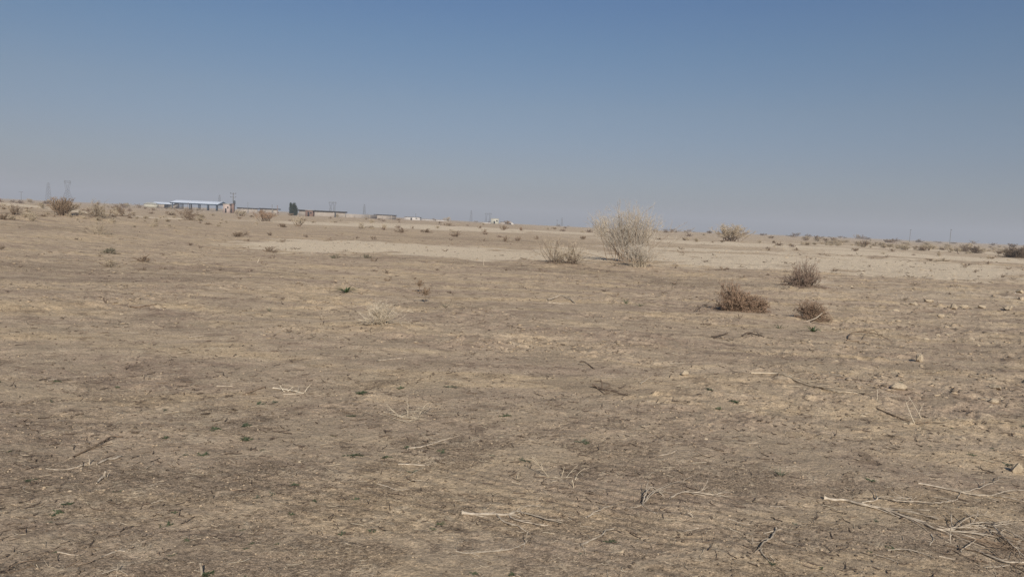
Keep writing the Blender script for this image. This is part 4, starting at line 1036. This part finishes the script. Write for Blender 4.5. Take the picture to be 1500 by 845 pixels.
def long_wall(label, px0, px1, top0, D0, D1, m_, cap=None, thick=0.4, cat='wall', name='boundary_wall', cap_h=0.5):
    a, b_ = at_depth(px0, D0), at_depth(px1, D1)
    mid = (a + b_) / 2; Lw = math.hypot(b_[0] - a[0], b_[1] - a[1]); rz = math.atan2(b_[1] - a[1], b_[0] - a[0])
    h = z_for(px0, top0, D0) - a[2]
    zb = min(a[2], b_[2]) - 1.0
    root = empty(name, (mid[0], mid[1], zb), rz); tag(root, label, cat, None, 'thing')
    H_ = h + (a[2] - zb)
    part_box('wall_face', m_, root, (0, 0, H_ / 2), (Lw, thick, H_))
    if cap: part_box('roof', cap, root, (0, 0.9, H_ + cap_h / 2 - 0.02), (Lw + 0.5, thick + 2.4, cap_h))
    n = max(2, int(Lw / 14))
    for k in range(n):
        part_box('pier', m_, root, (-Lw / 2 + (k + 0.5) * Lw / n, -thick / 2 - 0.12, H_ / 2), (0.5, 0.24, H_ - 0.08))
    return root
long_wall('long pinkish wall with a dark flat roof right of the dark green tree', 438, 506, 308.8, 300, 300, M['mud_wall'], M['shade_net'])
long_wall('low wall with a dark roof between the transformer pole and the dark green tree', 348, 377, 305.2, 380, 380, M['mud_wall'], M['shade_net'])
long_wall('low dark roof line just left of the dark green tree', 381, 406, 306.2, 380, 375, M['mud_wall'], M['shade_net'])
long_wall('grey mud wall continuing right of the long dark-roofed wall', 507, 552, 313.2, 360, 380, M['mud_wall'])
long_wall('mud wall with a thin dark top in the centre left distance', 552, 580, 314.8, 380, 390, M['mud_wall'], M['shade_net'], cap_h=0.3)
hut('low_building', 'low pale pink building with a thin dark roof in the far centre', 605, 323, 318.3, 22, 470, M['white_wall'], M['shade_net'], depth=8)
long_wall('pale low wall left of the white building on the far plain', 617, 655, 321.6, 520, 520, M['white_wall'])
long_wall('brownish ruined wall left of the white building on the far plain', 656, 706, 324.4, 500, 520, M['mud_wall'])
hut('white_building', 'small cream and white block building on the far plain', 725, 330, 320.6, 11, 480, M['cream'], M['cream'], depth=7)
hut('grey_annex', 'grey lean-to against the right side of the small cream building', 736, 330, 325.2, 6, 479, M['mud_wall'], M['steel'], door=False, win=False)
long_wall('low white wall left in front of the small cream building', 708, 719, 326.0, 475, 475, M['white_wall'])

# white tank with a dark mouth right of the building
root, ds, p = place('water_tank', 'white rounded tank with a dark arched mouth right of the small cream building', 'tank', 747, 470)
r_ = 6.2 * ds; mb = MB(); K = 14
an = np.linspace(0, math.pi, K)
zb = z_for(747, 329.5, 470) - p[2]
ht = z_for(747, 324.8, 470) - p[2]
prof = np.stack([np.cos(an) * r_, np.zeros(K), zb - 0.8 + np.sin(an) * (ht - zb + 0.8)], -1)
V = np.concatenate([prof + [0, -4, 0], prof + [0, 4, 0], [[0, -4, zb - 0.8], [0, 4, zb - 0.8]]])
mb.add(V, [[i, i + 1, K + i + 1, K + i] for i in range(K - 1)], [[2 * K, i + 1, i] for i in range(K - 1)] + [[2 * K + 1, K + i, K + i + 1] for i in range(K - 1)])
mb.build('shell', M['white_wall'], root)
pr2 = prof * [0.52, 1, 1]; pr2[:, 2] = zb - 0.8 + np.sin(an) * (ht - zb + 0.8) * 0.72
V = np.concatenate([pr2 + [0, -4.06, 0], [[0, -4.06, zb - 0.8]]])
mb = MB(); mb.add(V, None, [[K, i + 1, i] for i in range(K - 1)]); mb.build('mouth', M['dark_opening'], root, False)  # dark sheet over the arch, its shaded inside painted as colour

# gatepost in front of the long wall
def post(label, px, top, D, w=0.35, m_=None, name='post'):
    p = at_depth(px, D); h = z_for(px, top, D) - p[2]
    mb = MB(); mb.tube([(0, 0, -0.3), (0, 0, h)], [w / 2, w / 2 * 0.85], 8)
    mb.box((0, 0, h + 0.03), (w * 1.1, w * 1.1, 0.06))
    o = mb.build(name, m_ or M['pole'], loc=p, smooth=False); tag(o, label, 'post')
post('dark thick post in front of the right part of the long dark-roofed wall', 491, 310.5, 250, 0.45, M['dark_metal'])
post('thin post on the low dark roof left of the dark green tree, left of two', 398.5, 300.0, 372, 0.3)
post('reddish post on the low dark roof left of the dark green tree, right of two', 406.3, 301.0, 372, 0.35, M['red_brick'])
post('thin tall post rising from the low wall right of the transformer pole', 363, 296.5, 378, 0.22)
post('thin short post at the right end of the low pale pink building', 609, 313, 468, 0.3)

def utility_pole(label, px, top, D, arms=1, transformer=False, arm_w=2.2, wd=0.3):
    p = at_depth(px, D); h = z_for(px, top, D) - p[2]
    root = empty('utility_pole', p, R(8)); tag(root, label, 'utility pole')
    mb = MB(); mb.tube([(0, 0, -0.5), (0, 0, h)], [wd * 0.6, wd * 0.42], 8); mb.build('pole', M['pole'], root)
    for k in range(arms):
        z = h - 0.25 - 1.7 * k
        mb = MB(); mb.box((0, -0.2, z), (arm_w * (1 - 0.12 * k), 0.16, 0.2)); arm = mb.build('crossarm', M['steel'], root, False)
        for xx in (-0.45, 0.0, 0.45):
            mb = MB(); mb.tube([(xx * arm_w, -0.2, z + 0.1), (xx * arm_w, -0.2, z + 0.28), (xx * arm_w, -0.2, z + 0.45)], [0.07, 0.09, 0.05], 6); mb.build('insulator', M['dark_metal'], arm)
    if transformer:
        mb = MB(); mb.tube([(0.55, -0.2, h * 0.40), (0.55, -0.2, h * 0.44), (0.55, -0.2, h * 0.58), (0.55, -0.2, h * 0.62)], [0.35, 0.5, 0.5, 0.3], 10); mb.build('transformer', M['dark_metal'], root)
        mb = MB(); mb.box((0.35, -0.2, h * 0.36), (1.5, 0.7, 0.15)); mb.build('platform', M['dark_metal'], root, False)
utility_pole('power pole with two crossarms and a transformer beside the red brick hut', 341.5, 282.8, 340, 2, True, 2.7, 0.42)
utility_pole('thin pole with a small crossarm at the far left skyline', 31, 281, 620, 1, False, 3.2, 0.4)
utility_pole('faint thin pole on the right skyline, left of its nearest fellow', 1332.5, 336.5, 520, 1, False, 1.0, 0.32)
utility_pole('faint thin pole on the skyline nearest the right edge', 1391.5, 336.2, 520, 1, False, 1.1, 0.36)
utility_pole('faint thin pole on the skyline right of the white tank', 816, 322.5, 700, 1, False, 1.6, 0.4)

def pylon(label, px, top, D, kind='cat', width=0.33, thick=0.3):
    """Lattice transmission tower: four legs, waist, head and crossarm as parts."""
    p = at_depth(px, D); h = z_for(px, top, D) - p[2] + 1.0
    root = empty('lattice_pylon', p - np.array([0, 0, 1.0]), R(rng.uniform(-12, 12))); tag(root, label, 'pylon', 'lattice pylons on the skyline')
    bw, ww = h * width / 2, h * (0.045 if kind != 'mast' else 0.05)
    zw = h * (0.58 if kind == 'cat' else 0.80)
    for sx in (-1, 1):
        for sy in (-1, 1):
            mb = MB(); mb.tube([(sx * bw, sy * bw, 0), (sx * ww, sy * ww, zw)], [thick, thick * 0.8], 5)
            mb.build('leg', M['steel'], root)
    br = MB()
    nb = 5
    for k in range(nb):
        t0, t1 = k / nb, (k + 1) / nb
        w0, w1 = bw + (ww - bw) * t0, bw + (ww - bw) * t1
        for sy in (-1, 1):
            for sx in (-1, 1):
                br.tube([(sx * w0, sy * w0, zw * t0), (-sx * w1, sy * w1, zw * t1)], [thick * 0.5] * 2, 4)
                br.tube([(sy * w0, sx * w0, zw * t0), (sy * w1, -sx * w1, zw * t1)], [thick * 0.5] * 2, 4)
    br.build('bracing', M['steel'], root)
    hd = MB()
    if kind == 'cat':
        hw = h * 0.12
        for sx in (-1, 1):
            for sy in (-1, 1):
                hd.tube([(sx * ww, sy * ww, zw), (sx * hw, sy * ww, h * 0.88), (sx * hw * 0.9, sy * ww * 0.6, h)], [thick * 0.8] * 3, 5)
                hd.tube([(sx * ww, sy * ww, zw), (-sx * ww * 0.2, sy * ww, h * 0.72), (sx * hw, sy * ww, h * 0.88)], [thick * 0.45] * 3, 4)
        hd.build('head_frame', M['steel'], root)
        ca = MB()
        for sy in (-1, 1):
            ca.tube([(-hw * 1.35, 0, h * 0.90), (-hw, sy * ww, h * 0.89), (hw, sy * ww, h * 0.89), (hw * 1.35, 0, h * 0.90)], [thick] * 4, 5)
            ca.tube([(-hw * 1.35, 0, h * 0.90), (-hw, sy * ww * 0.6, h * 0.97), (hw, sy * ww * 0.6, h * 0.97), (hw * 1.35, 0, h * 0.90)], [thick * 0.8] * 4, 5)
        for k in range(6):
            x_ = -hw + 2 * hw * k / 6
            ca.tube([(x_, -ww, h * 0.89), (x_ + hw / 3, -ww * 0.6, h * 0.97)], [thick * 0.6] * 2, 4)
        ca.build('crossarm', M['steel'], root)
    else:
        for sx in (-1, 1):
            for sy in (-1, 1):
                hd.tube([(sx * ww, sy * ww, zw), (sx * ww * 0.35, sy * ww * 0.35, h)], [thick * 0.9, thick * 0.7], 5)
        hd.build('head_frame', M['steel'], root)
        for z in (0.80, 0.88, 0.95):
            ca = MB(); ca.tube([(-ww * 0.9, -ww * 1.6, h * z), (0, 0, h * z + 0.3), (ww * 0.9, ww * 1.6, h * z)], [thick * 0.6] * 3, 5)
            ca.build('crossarm', M['steel'], root)
pylon('lattice pylon with a wide head above the dense brown bush on the left', 99, 264, 1150, 'cat', 0.36, 0.28)
pylon('narrow lattice pylon left of the wide-headed one at the far left', 71, 267.5, 1250, 'mast', 0.22, 0.28)
pylon('faint wide-headed pylon above the long dark-roofed wall, left one of a twin pair', 484, 295.5, 1500, 'cat', 0.2, 0.36)
pylon('faint wide-headed pylon above the long dark-roofed wall, right one of a twin pair', 489.5, 295.5, 1500, 'cat', 0.2, 0.36)
pylon('slender pylon standing alone right of the twin pair', 533.5, 299, 1450, 'mast', 0.2, 0.45)
pylon('slender faint pylon left of the small cream building', 690, 308, 1600, 'mast', 0.2, 0.5)
pylon('faint wide-headed pylon just left above the small cream building, left one of a close pair', 712, 312, 1700, 'cat', 0.22, 0.36)
pylon('faint wide-headed pylon just left above the small cream building, right one of a close pair', 717.5, 312, 1700, 'cat', 0.22, 0.36)
pylon('faint slender pylon between the white tank and the tall broom shrub', 823, 318.5, 1700, 'mast', 0.18, 0.45)
pylon('faint slender pylon rising behind the middle of the open canopy', 321.5, 285.5, 1600, 'mast', 0.2, 0.42)

# dark evergreen tree
p = at_depth(429.5, 340); ds = px_size(340)
root = empty('evergreen_tree', p); tag(root, 'dark green bushy tree standing alone on the skyline', 'tree')
ht = z_for(429.5, 295.6, 340) - p[2]
mb = MB(); mb.tube([(0, 0, -0.3), (0.1, 0, ht * 0.4), (0.0, 0.1, ht * 0.8)], [0.22, 0.17, 0.08], 7)
for a_ in range(5):
    mb.tube([(0.08, 0, ht * (0.2 + 0.1 * a_)), (math.cos(a_ * 2.1) * 1.0, math.sin(a_ * 2.1) * 1.0, ht * (0.35 + 0.1 * a_))], [0.09, 0.04], 5)
mb.build('trunk', M['bark'], root)
V = []; q = []
lob = [(0.0, 0, 0.42, 0.42), (-0.33, 0.1, 0.5, 0.30), (0.34, 0, 0.42, 0.34), (0.16, -0.1, 0.68, 0.30), (-0.36, 0, 0.78, 0.17), (0.08, 0.2, 0.25, 0.40), (0.28, 0.1, 0.2, 0.3), (-0.2, -0.2, 0.22, 0.3)]
hw = 6.8 * ds
n = 5200
for _ in range(n):
    lx, ly, lz, lr = lob[rng.integers(len(lob))]
    d_ = rng.normal(0, 1, 3); d_ /= np.linalg.norm(d_); rr = lr * rng.random() ** 0.4 * rng.uniform(0.85, 1.12)
    c = np.array([(lx + d_[0] * rr) * hw * 1.55, (ly + d_[1] * rr) * hw * 1.55, max((lz + d_[2] * rr * 0.9), 0.02) * ht])
    a1 = rng.normal(0, 1, 3); a1 /= np.linalg.norm(a1); a2 = np.cross(a1, rng.normal(0, 1, 3)); a2 /= np.linalg.norm(a2)
    s_ = rng.uniform(0.10, 0.2); k = len(V)
    V += [c - a1 * s_ - a2 * s_ * .5, c + a1 * s_ - a2 * s_ * .5, c + a1 * s_ * .7 + a2 * s_ * .5, c - a1 * s_ * .7 + a2 * s_ * .5]
    q.append([k, k + 1, k + 2, k + 3])
obj('crown', mesh_np('crown', V, q, None, False), M['tree_leaf'], root)

# ------------------------------------------------------------------ air, sky, sun, camera
SUN_EL, SUN_AZ = R(33), R(168.4)
mb = MB(); mb.box((0, 0, 20), (10400, 10400, 130))
hz = mb.build('haze', None, smooth=False)
hm = bpy.data.materials.new('dusty_air'); hm.use_nodes = True; nt = hm.node_tree
nt.nodes.remove(nt.nodes['Principled BSDF'])
pv = nt.nodes.new('ShaderNodeVolumePrincipled'); pv.inputs['Density'].default_value = 0.00048
pv.inputs['Color'].default_value = (0.82, 0.85, 0.92, 1)
nt.links.new(pv.outputs[0], nt.nodes['Material Output'].inputs['Volume'])
hz.data.materials.append(hm); tag(hz, None, None, None, 'stuff')

w = bpy.data.worlds.new('World'); SC.world = w; w.use_nodes = True
nt = w.node_tree; bg = nt.nodes['Background']
sky = nt.nodes.new('ShaderNodeTexSky'); sky.sky_type = 'NISHITA'; sky.sun_disc = False
sky.sun_elevation = SUN_EL; sky.sun_rotation = SUN_AZ
sky.air_density = 1.0; sky.dust_density = 1.6; sky.ozone_density = 2.5; sky.altitude = 300
# dusty air: the sky loses its warm white low down and its red higher up
tc = nt.nodes.new('ShaderNodeTexCoord'); sx = nt.nodes.new('ShaderNodeSeparateXYZ'); nt.links.new(tc.outputs['Generated'], sx.inputs[0])
tint = ramp(nt, sx.outputs['Z'], [(0.0, (0.66, 0.665, 0.79)), (0.035, (0.555, 0.56, 0.675)), (0.08, (0.56, 0.54, 0.615)), (0.15, (0.59, 0.585, 0.615)), (0.225, (0.53, 0.61, 0.67)), (0.30, (0.46, 0.60, 0.73))])
nt.links.new(mix(nt, 1.0, sky.outputs[0], tint, 'MULTIPLY'), bg.inputs['Color']); bg.inputs['Strength'].default_value = 0.10

sl = bpy.data.lights.new('sun', 'SUN'); sl.energy = 5.0; sl.angle = R(0.55); sl.color = (1.0, 0.93, 0.83)
so = bpy.data.objects.new('sun', sl); COL.objects.link(so)
dirv = Vector((math.sin(SUN_AZ) * math.cos(SUN_EL), math.cos(SUN_AZ) * math.cos(SUN_EL), math.sin(SUN_EL)))
so.rotation_euler = dirv.to_track_quat('Z', 'Y').to_euler(); so.location = (0, 0, 30)

cam = bpy.data.cameras.new('camera'); cam.sensor_width = 36.0; cam.lens = 36.0 * F0 / W0
cam.clip_start = 0.05; cam.clip_end = 20000
co = bpy.data.objects.new('camera', cam); COL.objects.link(co)
Mx = Matrix(((CX[0], CY[0], -FWD[0], CAM[0]), (CX[1], CY[1], -FWD[1], CAM[1]), (CX[2], CY[2], -FWD[2], CAM[2]), (0, 0, 0, 1)))
co.matrix_world = Mx
SC.camera = co

vs = SC.view_settings
vs.view_transform = 'Standard'; vs.look = 'None'; vs.gamma = 1.0; vs.exposure = 0.0; vs.use_curve_mapping = False
SC.render.engine = 'CYCLES'
SC.cycles.use_denoising = True; SC.cycles.denoiser = 'OPENIMAGEDENOISE'; SC.cycles.denoising_prefilter = 'NONE'; SC.cycles.denoising_input_passes = 'RGB_ALBEDO_NORMAL'
SC.cycles.max_bounces = 6; SC.cycles.volume_bounces = 0
SC.cycles.use_adaptive_sampling = True; SC.cycles.adaptive_threshold = 0.01
